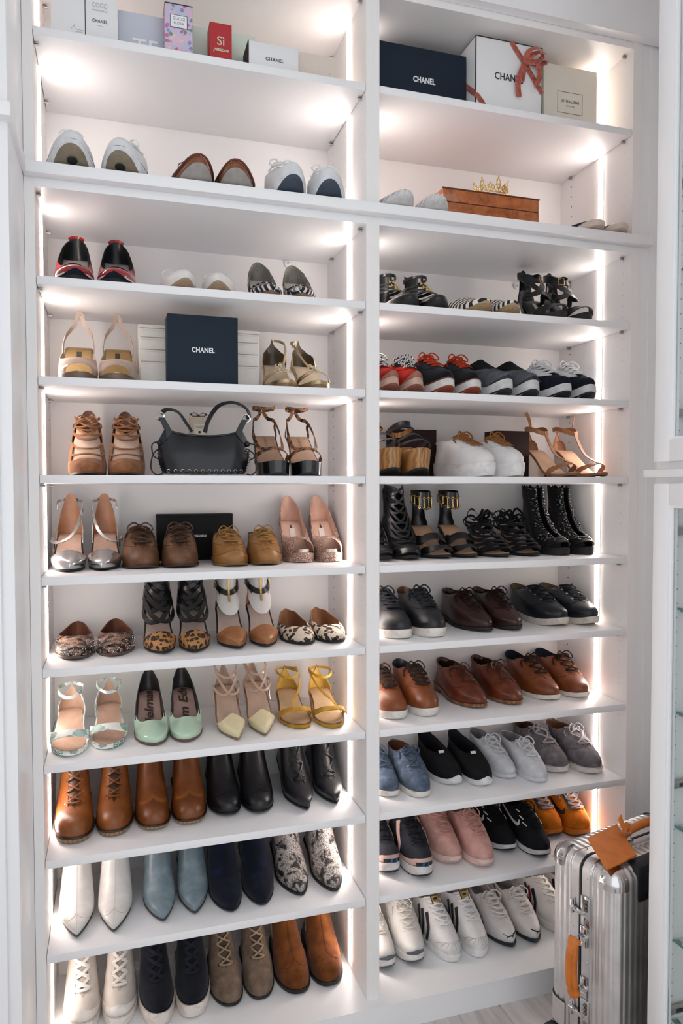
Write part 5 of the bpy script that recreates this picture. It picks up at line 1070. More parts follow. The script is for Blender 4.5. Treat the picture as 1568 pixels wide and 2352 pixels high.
s.strap([(0, -.40), (.7, -.34), (1.3, -.1), (1.3, .1), (.7, .34), (0, .40)], .022, bh, 'toe_strap', .001, .002, 24); s.strap([(0, -.55), (1.6, -.45), (2.9, -.15), (2.9, .15), (1.6, .45), (0, .55)], .032, bh, 'instep_strap', .001, .002, 26)
s.patch('counter', bh, 0., 6., .80, 1.20, 12, 14, .001, .0015); s.patch('ankle_cuff', bh, 5.0, 6., -1, 1, 5, 40, .001, .002); s.lining(INK, 5.0, k1=6., name='cuff_lining')
ch = B()
for i in range(26):
    t = -1+2*i/26; ch.torus(s.Q(5.05, t, .003), .0036, .0009, Vector((0, 0, 1)) if i % 2 else s.N(5.05, t), 8, 5); ch.torus(s.Q(5.6, t, .003), .0036, .0009, Vector((0, 0, 1)) if i % 2 else s.N(5.75, t), 8, 5)
    if i % 2 == 0: ch.tube([s.Q(5.1, t, .004), s.Q(5.55, t, .004)], .0011, 6)
tag(ch.ob('chain_trim', GOLD, s.root), kind='stuff')
pair(s, 'black ankle-cuff sandal trimmed with gold chain', 'sandal', 6, (.239, .108), (.329, .110), 0, 0)
sb = M('suede', '141519', '1f2127'); s = Shoe('strappy_sandal', .215, rings_foot(.0405, .030, .055, .03), toe=(.48, 2.), ball=.008, heel=.055, spring=.004)
s.thin_sole(INK, .006); s.insole(tb3, -.0015, .003); s.heelblock(sb, .76, .78, .97, .016, 1.3)
for i in range(6):
    a = .7+.62*i
    for d in (-1, 1): s.strap([(max(0, a-1.3), d*(.44+.05*i)), (a, d*.26), (a+.35, -d*.05), (a+.2, -d*.32), (max(0, a-.6), -d*(.50+.05*i))], .0075, sb, 'cross_strap', .0015+.0012*(d > 0), .002, 22)
bw = B()
for i in range(13):
    an = rnd.uniform(0, 6.28); r1 = rnd.uniform(.04, .068); c0 = s.P(5.0, 0)+Vector((0, .015, -.012)); z_ = rnd.uniform(-.028, .020)
    lp_ = [c0+Vector((0, 0, z_)), c0+Vector((math.cos(an)*r1*.6, math.sin(an)*r1*.5, z_+.022)), c0+Vector((math.cos(an+.35)*r1, math.sin(an+.35)*r1*.7, z_+.004)), c0+Vector((math.cos(an+.8)*r1*.6, math.sin(an+.8)*r1*.5, z_-.012)), c0+Vector((0, 0, z_-.004))]
    bw.ribbon(spline(lp_, 16), [Vector((math.cos(an), math.sin(an), .4))]*16, .0085, .002)
bw.ob('ankle_tie', sb, s.root)
pair(s, 'black suede sandal with tangled tie-up straps', 'sandal', 6, (.422, .098), (.528, .098), 0, 0)
s = Shoe('beaded_bootie', .21, rings_foot(.040, .031, .078, .036), toe=(.48, 2.), ball=.018, heel=.10, spring=.005); bsat = M('suede', '121215', '1d1d22', rough=.6)
s.thin_sole(INK, .006, 1.); s.insole(INK, -.002); s.heelblock(bsat, .80, .84, .965, .008, 2.4)
for sg in (1, -1): s.patch('quarter', bsat, lambda t: .4 if abs(t) < .5 else 0., lambda t: 6.-.9*abs(math.sin(t*14))*.4, *((.10, 1.) if sg > 0 else (-1., -.10)), 16, 30, .001, .0015)
s.strap([(0, -.42), (.8, -.3), (1.4, 0), (.8, .3), (0, .42)], .020, bsat, 'toe_strap', .001, .002, 22); s.strap([(0, -.50), (1.2, -.3), (1.9, .05), (1.6, .3)], .014, bsat, 'toe_cross', .003, .002, 20)
be_ = B()
for i in range(230):
    k = rnd.uniform(1.4, 5.8); sg = rnd.choice((1, -1)); t = sg*(.12+abs(rnd.gauss(0, .15))); be_.ball(s.Q(k, t, .0022), rnd.choice((.002, .0028, .0046)), 7)
for i in range(26):
    for sg in (1, -1): be_.ball(s.Q(1.4+4.5*i/25, sg*.115, .0028), .0022, 7)
tag(be_.ob('bead', M('patent', '1d2026'), s.root), kind='stuff')
pair(s, 'black peep-toe bootie covered in black beads', 'bootie', 6, (.625, .100), (.717, .100))
# --- eye-level shelf
wo = M('wood', 'c08a52'); s = Shoe('platform_clog', .225, rings_foot(.040, .033, .036, .032), toe=(.46, 2.3), ball=.070, heel=.088, spring=.006)
s.ladder('wooden_wedge', wo, lambda q: .018*max(0., (.3-q)/.3)**1.5+.0, lambda q: s.zs(q)+.001, -.004, .001); s.sole(INK, name='outsole', zb=lambda q: .018*max(0., (.3-q)/.3)**1.5-.0, zt=lambda q: .007+.018*max(0., (.3-q)/.3)**1.5, g0=-.004, g1=-.002); s.insole(wo, -.001, .003)
nb_ = M('leather', '171c25', '232a36', rough=.35)
s.strap([(0, -.42), (.9, -.36), (1.7, -.12), (1.7, .12), (.9, .36), (0, .42)], .012, nb_, 'toe_strap', .001, .002, 24); s.strap([(0, -.60), (1.4, -.45), (2.8, -.15), (2.8, .15), (1.4, .45), (0, .60)], .014, nb_, 'instep_strap', .001, .002, 26)
s.patch('ankle_band', nb_, 4.1, 5.3, -1, 1, 5, 40, .002, .003); s.lining(wo, 4.1, k1=5.3, name='band_lining'); s.strap([(0, .95), (2, .97), (4.3, .98)], .016, nb_, 'heel_strap', .001, .002, 12)
pair(s, 'navy strap clog on a thick wooden platform', 'clog', 5, (.061, .045), (.138, .045))
ws = M('leather', 'e6e4e4', rough=.42); s = cupsneaker('platform_sneaker', .235, .0425, .032, .036, .004, ws, M('dirty', 'e4e2e1', 'c9c3be'), M('canvas', 'a9713c'), M('leather', '9a6238'), None, .066, .086, .004, 6, .007, 'small')
s.patch('foxing_line', M('rubber', 'c9c5c2'), 0., .05, -1, 1, 1, 40, .0042, .002); s.patch('heel_collar', M('leather', '9a6a45'), 4.3, 5., .86, 1.14, 3, 8, .002, .002)
pair(s, 'white platform sneaker with tan laces between brown boxes', 'sneaker', 5, (.343, .045), (.440, .040), 12, 12)
tw = M('leather', 'b5794e', 'c58b60', rough=.5); s = Shoe('wedge_sandal', .215, rings_foot(.040, .030, .055, .03), toe=(.48, 2.), ball=.008, heel=.085, spring=.005)
s.thin_sole(M('leather', '9a6a45'), .006); s.insole(M('leather', 'cfa98a', rough=.5), -.001, .003); s.ladder('clear_wedge', M('glass', 'f3ece4'), lambda q: 0., lambda q: s.zs(q)-.006, -.004, -.002, .62, 1., 14)
s.strap([(0, -.42), (.9, -.36), (1.8, -.12), (1.8, .12), (.9, .36), (0, .42)], .016, tw, 'toe_strap', .001, .002, 24); s.strap([(1.8, 0), (3.0, .0), (4.2, 0), (5.2, 0)], .013, tw, 't_strap', .002, .002, 18)
s.strap([(5.4, .99), (5.3, .6), (5.1, .2), (5.1, -.2), (5.3, -.6), (5.4, -.99)], .013, tw, 'ankle_strap', .001, .002, 34); s.patch('counter', tw, 0., lambda t: 5.6-4.6*((1-abs(t))/.2), .82, 1.18, 10, 12, .001, .0015)
te = s.P(5.3, -.5); B().ribbon(spline([te, te+Vector((-.004, .0, .022)), te+Vector((-.014, .004, .048))], 10), [Vector((-1, -.5, .3))]*10, .010, .002).ob('strap_end', tw, s.root)
pair(s, 'tan leather sandal on a clear wedge heel', 'sandal', 5, (.626, .050), (.728, .040), 8, 8)
# --- running shoes above eye level
s = runner('running_shoe', .25, .036, .030, M('knit', 'd32a20', 'e23a2c'), M('rubber', 'd6b09e'), M('rubber', '9a5a46'), M('stripe', '151515', 'd8d8d8', '140'), M('knit', '1a1a1d'), .022, .016, .026, .088, bow='big', lw=.007)
s.patch('toe_bumper', M('rubber', 'b57a66'), 0., lambda t: 1.3-3.5*abs(t), -.3, .3, 5, 16, .002, .002); s.patch('tongue_top', M('knit', '17181b'), 3.4, 5., -.3, .3, 6, 12, .0025, .001)
pair(s, 'red running shoe with black patterned laces beside the divider', 'running shoe', 4, (.050, .025), (.112, .022))
dn = M('suede', '1a1c25', '262935'); s = runner('running_shoe', .262, .041, .033, dn, M('rubber', 'e0ddda'), M('rubber', 'a4462c'), M('canvas', 'd2421f'), M('knit', '1c1e26'), .026, .014, .028, .094, lw=.0055, bow='big')
s.strap([(.35, -.9), (.3, -.3), (.3, .3), (.35, .9)], .003, M('rubber', '8a4a30'), 'sole_line', .0035, .001, 30)
pair(s, 'dark navy running shoe with bright red laces', 'running shoe', 4, (.198, .020), (.288, .020))
gk = M('knit', '6b6e76', '7d8088'); s = runner('running_shoe', .262, .042, .034, gk, M('rubber', 'd6d6d6'), M('rubber', '2a2d34'), None, M('knit', '1a1b1f'), .028, .020, .026, .094, .088)
s.patch('collar', M('knit', '1b1c21'), 3.3, 5., -1, 1, 6, 40, .0022, .002); s.patch('toe_patch', M('rubber', '2a2d34'), -.0, lambda t: .7-1.8*abs(t), -.3, .3, 4, 16, .0035, .002)
pair(s, 'grey knit slip-on running shoe with black collar', 'running shoe', 4, (.376, .020), (.470, .020))
s = runner('running_shoe', .258, .041, .033, M('knit', '1c2030'), M('rubber', 'd9dadb'), M('rubber', '1d2028'), M('canvas', 'ededee'), M('knit', '2a3c55'), .026, .016, .026, .092, bow='big', lw=.007)
s.patch('quarter_overlay', M('leather', '1f5f86'), 1.6, 4.9, .32, .66, 8, 10, .0018, .0015); s.patch('quarter_overlay', M('leather', '1f5f86'), 1.6, 4.9, -.66, -.32, 8, 10, .0018, .0015)
for sg in (1, -1): s.patch('eyestay_white', M('leather', 'e6e6e8'), 2.7, 4.95, *((.12, .40) if sg > 0 else (-.40, -.12)), 7, 5, .003, .002)
pair(s, 'navy running shoe with white laces and teal sides', 'running shoe', 4, (.570, .020), (.658, .020))
# --- gladiators, espadrilles, black heels
s = Shoe('gladiator_sandal', .228, rings_foot(.040, .030, .085, .04), toe=(.48, 2.1), ball=.012, heel=.018, spring=.010)
s.sole(INK, lift=.010, g0=-.001, g1=.002); s.insole(M('leather', '2a2a2d'), -.002); s.patch('toe_box', bh, 0, lambda t: 1.35-.8*(abs(t)/.45)**2, -.45, .45, 8, 24, .001, .001)
s.patch('counter', bh, 0., 6., .78, 1.22, 12, 14, .001, .0015)
for kk in (3.1, 3.9, 4.7, 5.5): s.strap([(kk, .8), (kk, .4), (kk, 0), (kk, -.4), (kk, -.8)], .009, bh, 'cage_strap', .0015, .002, 24)
for kk in (3.3, 4.1, 4.9):
    p = s.Q(kk, 0, .004); b2 = B(); n_ = s.N(kk, 0)
    for sx in (1, -1): b2.put([p, p+Vector((sx*.008, 0, .005)), p+Vector((sx*.008, 0, -.005)), p+n_*.003, p+Vector((sx*.008, 0, .005))+n_*.003, p+Vector((sx*.008, 0, -.005))+n_*.003], [(0, 1, 2), (3, 4, 5), (0, 1, 4, 3), (1, 2, 5, 4), (2, 0, 3, 5)])
    b2.ob('bow_stud', GOLD, s.root, False)
s.strap([(2., 0), (3.2, 0), (4.4, 0), (5.6, 0)], .008, bh, 'front_strap', .001, .002, 16)
pair(s, 'black gladiator sandal with small gold bow studs', 'sandal', 3, (.100, .03), (.183, .02), 0, 0)
zb3 = M('stripe', 'e6e0d6', '1b1a1c', '62'); s = Shoe('espadrille', .235, rings_pump(.042, .032, .40, .050, .040, -.010, .026), toe=(.48, 2.1), ball=.010, heel=.012, spring=.010)
s.patch('upper', zb3, nk=12); s.lining(M('canvas', 'b5a590'), .1); s.sole(M('canvas', 'b59a76'), lift=.012, g0=-.001, g1=.003); s.insole(M('canvas', 'b5a590'), -.003); s.patch('toe_patch', M('canvas', 'c2ab8c'), 0, lambda t: .55-1.6*abs(t), -.3, .3, 5, 16, .0015, .001)
pair(s, 'black and white striped espadrille with rope sole', 'espadrille', 3, (.306, .012), (.400, .012))
s = Shoe('strappy_heel', .205, rings_foot(.040, .030, .070, .030), toe=(.48, 2.), ball=.014, heel=.09, spring=.006)
s.thin_sole(INK, .006, 1.); s.insole(bh, -.001, .003); s.heelblock(bh, .80, .83, .965, .009, 2.2)
s.strap([(0, -.42), (.9, -.32), (1.5, 0), (.9, .32), (0, .42)], .026, bh, 'toe_strap', .001, .002, 22); s.strap([(0, .66), (2., .6), (3.6, .2), (4.6, -.3), (5.4, -.9)], .020, bh, 'cross_strap', .002, .002, 24); s.strap([(0, -.66), (2., -.6), (3.6, -.2), (4.6, .3), (5.4, .9)], .020, bh, 'cross_strap', .004, .002, 24)
s.patch('counter', bh, 0., lambda t: 6.-2.*((1-abs(t))/.2)**2, .80, 1.20, 12, 14, .001, .0015); s.strap([(5.3, .99), (5.2, .6), (5.0, .1), (5.0, -.2), (5.2, -.6), (5.3, -.99)], .018, bh, 'ankle_strap', .003, .002, 34); s.buckle(5.0, .12, GOLD, .016, .02, off=.008)
a, b = pair(s, 'black leather cross-strap high heel with gold buckle', 'high heel', 3, (.560, .02), (.640, .02))
lab = B().box(-.006, .006, .12, .15, 0, .0008).ob('size_label', M('plain', 'c9c0ac'), a); lab.matrix_local = Matrix.Translation((0, .135, s.zs(.135/s.L)+.004)) @ Matrix.Rotation(math.atan2(s.zs(.71)-s.zs(.61), .1*s.L), 4, 'X') @ Matrix.Translation((0, -.135, 0))
l2 = lab.copy(); COL.objects.link(l2); l2.parent = b
# --- ledge: embroidered flats, navy flats
s = Shoe('ballet_flat', .225, rings_pump(.041, .030, .28, .030, .045, -.006, .024), toe=(.48, 2.1), ball=.006, heel=.008, spring=.012); em = M('canvas', 'd9d8d8', 'e6e6e6')
s.patch('upper', em, nk=12); s.lining(M('canvas', 'c9c4c0'), .1); s.sole(M('rubber', 'cfcccb'), lift=.012, g0=-.002, g1=.001); ve = B()
for i in range(9): t = -.36+.09*i; s.strap([(.4, t), (1.4, t*.7), (2.4, t*.5)], .0016, None, bld=ve, off=.0012, thick=.001, n=8)
ve.ob('embroidery', M('plain', 'efefef'), s.root); s.strap([(1., -.4), (1.4, 0), (1., .4)], .002, M('plain', 'c4c2c2'), 'vamp_seam', .0012, .001, 14)
pair(s, 'white embroidered ballet flat beside the wooden case', 'flat shoe', 2, (.047, -.040), (.150, -.040), 0, -4)
s = Shoe('ballet_flat', .225, rings_pump(.040, .030, .32, .030, .045, -.008, .022), toe=(.48, 2.), ball=.005, heel=.007, spring=.006)
s.patch('upper', M('canvas', '1f3350'), nk=12); s.lining(M('canvas', 'c9b8ab'), .1); s.sole(M('leather', 'cdbcae'), lift=.008, g0=-.003, g1=.001); s.patch('toe_cap', M('leather', 'd9c8bd', rough=.4), 0, lambda t: 1.9-1.4*abs(t)/.4, -.4, .4, 6, 20, .0014, .0012)
pair(s, 'navy ballet flat with cream toe cap beside the wooden case', 'flat shoe', 2, (.640, -.030), (.728, -.030), 0, -3)
# ------------------------------------------------------------------ boxes, case and tiara in the sneakers bay
z1 = ZS[1]
o = carton('gift_box', 'navy box with white lettering on the top shelf beside the ribbon box', 'box', .004, .296, .100, .16, z1, .176, nvb)
text_ob('lettering', 'CHANEL', .021, PW, o, facing(.018, -.0008, .089), 1.05, offset=.0008, width=.066)
o = carton('gift_box', 'white box with black edges tied with a rust ribbon bow', 'box', .300, .508, .050, .14, z1, .207, wbx, edge=INK)
B().box(-.1042, -.1040, 0, .14, .2058, .2072).ob('edge_trim', INK, o, False); B().box(-.1046, .1046, -.001, .001, 0, .0015).ob('edge_trim', INK, o, False)
text_ob('lettering', 'CHANEL', .027, M('print', '2b2f3a'), o, facing(-.002, -.0008, .108), 1.05, offset=.0004, width=.088)
rs = M('ribbonsilk', 'a9503f', ); YF = -.0015
def rib(nm, pts, wd=.015, n=20, nor=Vector((0, -1, 0))): return B().ribbon(spline(pts, n), [nor]*n, wd, .0008).ob(nm, rs, o)
rib('ribbon', [(.006, YF, .207), (.020, YF-.001, .188), (.044, YF-.002, .158), (.074, YF-.001, .120), (.104, YF, .082)])
rib('ribbon', [(-.104, YF, .050), (-.085, YF-.001, .028), (-.070, YF, .004)]); rib('ribbon', [(-.1055, .0, .050), (-.1055, .06, .10), (-.1055, .12, .145)], nor=Vector((-1, 0, 0)))
rib('ribbon', [(.006, .0, .2078), (-.03, .06, .2078), (-.06, .13, .2078)], nor=Vector((0, 0, 1)))
kx, kz = .046, .156
rib('bow_loop', [(kx, -.006, kz), (kx+.022, -.022, kz+.020), (kx+.052, -.026, kz+.022), (kx+.060, -.014, kz+.006), (kx+.034, -.008, kz-.002), (kx, -.006, kz)], .017, 24, Vector((.25, -.8, .5)))
rib('bow_loop', [(kx, -.006, kz), (kx+.004, -.020, kz+.024), (kx+.026, -.030, kz+.030), (kx+.044, -.020, kz+.012), (kx+.02, -.008, kz)], .016, 24, Vector((-.2, -.8, .5)))
rib('bow_tail', [(kx, -.006, kz), (kx-.012, -.012, kz-.024), (kx-.024, -.010, kz-.060), (kx-.020, -.008, kz-.098)], .017, 20); rib('bow_tail', [(kx, -.006, kz), (kx+.030, -.018, kz-.004), (kx+.040, -.016, kz-.034), (kx+.032, -.012, kz-.064)], .016, 20)
rib('bow_tail', [(kx, -.006, kz), (kx-.006, -.010, kz-.03), (kx-.010, -.008, kz-.055)], .013, 14); B().ball((kx, -.009, kz), .010, 10, .9).ob('bow_knot', rs, o)
o = carton('gift_box', 'cream box with a thin framed label at the end of the top shelf', 'box', .537, .716, .085, .14, z1, .194, M('print', 'e2dccf'))
fr = B()
for a in ((-.0445, .0405, .060, .0612), (-.0445, .0405, .1198, .121), (-.0445, -.0433, .060, .121), (.0393, .0405, .060, .121)): fr.box(a[0], a[1], -.0007, 0, a[2], a[3])
fr.ob('label_frame', M('print', '7c7873'), o, False); text_ob('lettering', 'JO MALONE', .0115, M('print', '4a4744'), o, facing(-.002, -.0007, .094), 1.15, width=.062); text_ob('lettering', 'LONDON', .0055, M('print', '9a958e'), o, facing(-.002, -.0007, .081), 1.3)
lv = M('fabricbox', '2b191a')
for x0, x1, y0, h, lb_ in ((.152, .290, .2775, .147, 'wooden clogs'), (.452, .567, .20, .143, 'white sneakers')):
    o = carton('gift_box', 'dark brown drawer box with black pull tab standing behind the '+lb_, 'box', x0, x1, y0, .072, ZS[5], h, lv)
    B().box((x1-x0)/2-.002, (x1-x0)/2+.012, .03, .033, .064, .072, .0006).ob('pull_tab', INK, o); text_ob('lettering', 'LOUIS VUITTON', .006, M('print', '4a3330'), o, facing(.03, -.0007, .068), 1.1)
# burl wood case with lid
o = tag(empty('wooden_case', (.352, .05, ZS[2]+.0004)), 'glossy burl wood case with hinged lid on the long ledge', 'wooden case'); bu = M('burl')
B().box(-.150, .150, 0, .25, .003, .058, .003).ob('case_body', bu, o); B().box(-.150, .150, 0, .25, .0588, .0955, .004).ob('case_lid', bu, o); B().box(-.149, .149, .001, .249, .0575, .0592).ob('lid_seam', M('plain', '3a1808'), o, False)
ft = B().box(-.147, .147, .003, .247, 0, .0035).ob('case_base', M('wood', '5a2a10'), o, False); B().box(-.1515, .1515, -.0008, .0006, .0925, .0962).ob('lid_inlay', M('wood', '6a3010'), o, False)
# gold tiara on the case
o = tag(empty('tiara', (.380, .108, ZS[2]+.0965)), 'gold filigree tiara standing on the wooden case', 'tiara'); TR = .049
def tp3(a, z, r=TR): return (r*math.sin(a), -r*math.cos(a)*.9, z)
bd = B()
for z in (.003, .012): bd.tube([tp3(-2.3+4.6*i/40, z) for i in range(41)], .0013, 6)
bd.ob('band', GOLD, o)
for c in range(-4, 5):
    a0 = c*.5; hgt = .052 if c % 2 == 0 else .036; f_ = B()
    for sg in (1, -1):
        f_.tube([tp3(a0+sg*q, z) for q, z in spline([(.0, .012), (.20, .018), (.22, .028), (.10, .034), (.05, .026), (.12, .022)], 18)], .0012, 5)
        f_.tube([tp3(a0+sg*q, z) for q, z in spline([(.0, .016), (.13, hgt*.62), (.06, hgt*.85), (0, hgt)], 12)], .0012, 5)
        f_.tube([tp3(a0+sg*q, z) for q, z in spline([(.0, hgt*.6), (.09, hgt*.72), (.13, hgt*.86), (.07, hgt*.9)], 10)], .001, 5)
    f_.ball(tp3(a0, hgt+.002), .0028, 8); f_.ball(tp3(a0, hgt*.45), .0026, 8); f_.ob('filigree', GOLD, o)

# glass shelves in the glass-door cabinet
gs = M('pane', 'f7fcfb'); ge = M('plain', '5f9a98', rough=.15)
for z in GLASS_Z:
    g = B().box(.535-.68, .845-.68, -1.295+.9, -.466+.9, z, z+.0055).ob('glass_shelf', gs, RC, False)
    B().box(.534-.68, .5352-.68, -1.295+.9, -.466+.9, z+.0003, z+.0052).ob('glass_edge', ge, g, False)
    for xq in (.548, .80):
        B().box(xq-.68-.004, xq-.68+.004, -.476+.9, -.4635+.9, z-.006, z-.0005, .001).ob('shelf_clip', STEEL, g)

# ------------------------------------------------------------------ aluminium suitcase
SU = tag(empty('suitcase', (.5875, -.272, 0), math.radians(13)), 'ribbed silver aluminium suitcase with orange leather handles and tag', 'suitcase')
AL = M('aluminium', 'dedcdc', rough=.36); ALS = M('metal', 'd6d4d4', rough=.16); BLK = M('rubber', '1b1e23'); ORL = M('leather', 'f08326', 'f5913a', rough=.5)
HX, HY, Z0, Z1, RR = .195, .10, .048, .545, .032; HZ = (Z1-Z0)/2; ZC = (Z0+Z1)/2
def ribw(u, per=.0195, amp=.0021):
    c = math.cos(2*PI*u/per); return amp*max(-1., min(1., c*1.7))*.5-amp*.5
def rbp(q, off=0., ribs=True):
    h = (HX, HY, HZ); p = Vector([max(-(h[i]-RR), min(h[i]-RR, q[i])) for i in range(3)]); n = Vector(q)-p
    n = n.normalized() if n.length > 1e-9 else Vector((0, 0, 1)); d = off
    if ribs:
        a = min(1., abs(n.x)*1.25); belt = 0. if abs(q[1]) < .03 else 1.
        d += (1-a)*ribw(q[0])*belt+a*ribw(q[1]+.004, .0165)*belt
    v = p+n*(RR+d); v.z += ZC
    return v
def lins(a, b, n): return [a+(b-a)*i/n for i in range(n+1)]
def ends(h, n, dense=7): return lins(-h, -h+RR, dense)[:-1]+lins(-h+RR, h-RR, n)+lins(h-RR, h, dense)[1:]
def rbfaces(b, xs, ys, zs, faces, off=0., ribs=True):
    for ax, sg in faces:
        us, vs_ = ((ys, zs), (xs, zs), (xs, ys))[ax]; V = []
        for u in us:
            for v in vs_:
                q = ((sg*HX, u, v), (u, sg*HY, v), (u, v, sg*HZ))[ax]; V.append(rbp(q, off, ribs))
        m = len(vs_); b.put(V, [(i*m+j, i*m+j+1, (i+1)*m+j+1, (i+1)*m+j) for i in range(len(us)-1) for j in range(m-1)])
fx = ends(HX, 160, 10); zs_ = ends(HZ, 2)
for sg, nm in ((-1, 'shell_half'), (1, 'shell_half')):
    ys_ = [y for y in ends(HY, 66, 8) if y*sg >= -1e-6]; b = B(); rbfaces(b, fx, ys_, zs_, ((0, 1), (0, -1), (1, sg), (2, 1), (2, -1))); b.ob(nm, AL, SU, True, 50)
def loop(off, y, n=7, h=(HX, HZ)):
    P = []; N = []
    for cx, cz, a0 in ((1, 1, 0), (-1, 1, PI/2), (-1, -1, PI), (1, -1, 1.5*PI)):
        for i in range(n):
            a = a0+PI/2*i/(n-1); nn = Vector((math.cos(a), 0, math.sin(a))); P.append(Vector((cx*(h[0]-RR), y, cz*(h[1]-RR)+ZC))+nn*(RR+off)); N.append(nn)
    return P, N
for y, wd, th, m, nm in ((-.016, .026, .0022, AL, 'frame_rail'), (.016, .026, .0022, AL, 'frame_rail'), (0., .0062, .0030, BLK, 'seal')):
    P_, N_ = loop(-.0008, y); B().ribbon(P_, N_, wd, th, True).ob(nm, m, SU)
for y in (-.0285, .0285): P_, N_ = loop(.0004, y); B().tube(P_, .0016, 6, True).ob('frame_bead', ALS, SU)
rv = B()
for y in (-.022, .022):
    for k in range(7): rv.ball((-HX-.0016, y, Z0+.05+.068*k), .0026, 8)
    for k in range(6): rv.ball((-HX+.045+.06*k, y, Z1+.0016), .0026, 8)
tag(rv.ob('rivet', ALS, SU), kind='stuff')
for sx in (-1, 1):
    for sy in (-1, 1):
        for sz in (-1, 1):
            b = B(); e = RR+.012
            rng = lambda h, s_: lins(s_*(h-e), s_*h, 10)
            rbfaces(b, rng(HX, sx), rng(HY, sy), rng(HZ, sz), ((0, sx), (1, sy), (2, sz)), .0022, False); cp = b.ob('corner_cap', ALS, SU, True, 60)
            r2 = B()
            for q in ((sx*(HX-e+.005), sy*HY, sz*(HZ-.016)), (sx*HX, sy*(HY-e+.005), sz*(HZ-.016)), (sx*(HX-.012), sy*(HY-.012), sz*(HZ-e+.006))): r2.ball(rbp(q, .0026, False), .0032, 8)
            tag(r2.ob('cap_rivet', M('metal', 'a9a5a4', rough=.25), cp), kind='stuff')
def latch(z):
    l = empty('latch', (-HX-.002, 0, z), 0, SU)
    B().box(-.004, .0005, -.031, -.005, -.036, .036, .0012).ob('lock_plate', ALS, l)
    w_ = B()
    for i in range(3): w_.lathe([(.0045, -.004), (.0045, .004)], 12, (-.005, -.015, -.008+.009*i-.001), 'y')
    w_.ob('number_wheel', M('metal', '6f6c6b', rough=.3), l) if False else [B().lathe([(.0045, -.0035), (.0045, .0035)], 12, (-.004, -.022, .006+.0095*i), 'y').ob('number_wheel', M('metal', '6f6c6b', rough=.3), l) for i in range(3)]
    B().box(-.010, -.003, -.018, .020, -.010, .0, .0018).ob('latch_lever', ALS, l); B().box(-.012, .0, .013, .022, -.018, .016, .003).ob('latch_catch', ALS, l); B().lathe([(.0055, -.006), (.0055, .006)], 14, (-.007, .0175, -.001), 'y').ob('latch_pin', ALS, l)
    B().box(-.0052, -.0035, -.027, -.015, -.032, -.016, .001).ob('release_button', M('metal', '9a9796', rough=.2), l)
latch(.425); latch(.175)
hd = empty('side_handle', (-HX-.002, -.014, .30), 0, SU)
for sz in (-1, 1):
    B().lathe([(.001, -.006), (.010, -.006), (.0115, -.003), (.0115, 0), (.001, 0)], 18, (0, 0, sz*.062), 'x').ob('handle_mount', ALS, hd)
    B().box(-.005, .0, -.010, .010, sz*.062-.026, sz*.062+.026, .003).ob('mount_plate', ALS, hd); B().lathe([(.004, -.0085), (.004, -.0055)], 12, (0, 0, sz*.062+.004), 'x').ob('mount_screw', M('metal', '8f8c8b', rough=.25), hd)
    B().tube(spline([(-.004, -.010, sz*.062), (-.020, -.012, sz*.060), (-.034, .0, sz*.056), (-.022, .012, sz*.060), (-.004, .010, sz*.062)], 16), .0016, 6).ob('handle_ring', ALS, hd)
B().tube(spline([(-.030, 0, -.068), (-.038, 0, -.055), (-.043, 0, -.025), (-.044, 0, .0), (-.043, 0, .025), (-.038, 0, .055), (-.030, 0, .068)], 26), [.007+.005*math.sin(PI*min(1., (i+2)/8))*(1 if i < 13 else 0)+.005*math.sin(PI*min(1., (27-i)/8))*(0 if i < 13 else 1)+(.004 if 5 < i < 20 else 0) for i in range(26)], 12, False, 1.25).ob('grip', ORL, hd)
B().tube(spline([(-.050, -.012, -.05), (-.057, -.012, -.02), (-.058, -.012, .02), (-.050, -.012, .05)], 20), .0008, 5).ob('stitching', M('plain', 'a84e12'), hd)
th_ = empty('top_handle', (.040, -.004, Z1+.002), 0, SU)
for sx in (-1, 1): B().box(sx*.075-.012, sx*.075+.012, -.012, .012, -.001, .005, .002).ob('mount_plate', ALS, th_); B().tube(spline([(sx*.075, -.010, .003), (sx*.074, -.010, .018), (sx*.072, 0, .024), (sx*.074, .010, .018), (sx*.075, .010, .003)], 14), .0016, 6).ob('handle_ring', ALS, th_)
B().tube(spline([(-.086, 0, .016), (-.070, 0, .026), (-.035, 0, .030), (0, 0, .031), (.035, 0, .030), (.070, 0, .026), (.086, 0, .016)], 26), [.008]*2+[.0105]*22+[.008]*2, 12, False, 1.25).ob('grip', ORL, th_)
tg = empty('luggage_tag', (-.035, .0, Z1+.028), 0, SU)
_c = [Vector(v)-Vector((-.035, .0, Z1+.028)) for v in ((-.160, .012, .577), (-.038, .024, .577), (-.094, -.078, .558), (-.208, -.086, .558))]
B().put(_c+[v+Vector((0, 0, .004)) for v in _c], [(3, 2, 1, 0), (4, 5, 6, 7), (0, 1, 5, 4), (1, 2, 6, 5), (2, 3, 7, 6), (3, 0, 4, 7)]).ob('tag_leather', ORL, tg, False)
_b = Vector((-.022, -.014, .010))
B().tube([_b+Vector(v) for v in ((-.012, -.006, 0), (.006, -.014, 0), (.014, .006, .004), (-.004, .014, .004))], .0015, 6, True).ob('tag_buckle', ALS, tg)
B().ribbon(spline([_b+Vector((-.014, -.004, -.004)), _b+Vector((0, 0, .003)), _b+Vector((.016, .008, .008)), _b+Vector((.030, .014, .006))], 12), [Vector((0, -.3, 1))]*12, .013, .0025).ob('tag_strap', ORL, tg)
B().ribbon(spline([_b+Vector((.004, .004, .004)), _b+Vector((.006, .016, .018)), _b+Vector((.014, .022, .030))], 10), [Vector((-.4, -.8, .3))]*10, [.013]*6+[.011, .008, .005, .001], .002).ob('tag_tip', ORL, tg)
tr = empty('trolley_housing', (0, -HY, Z1), 0, SU)
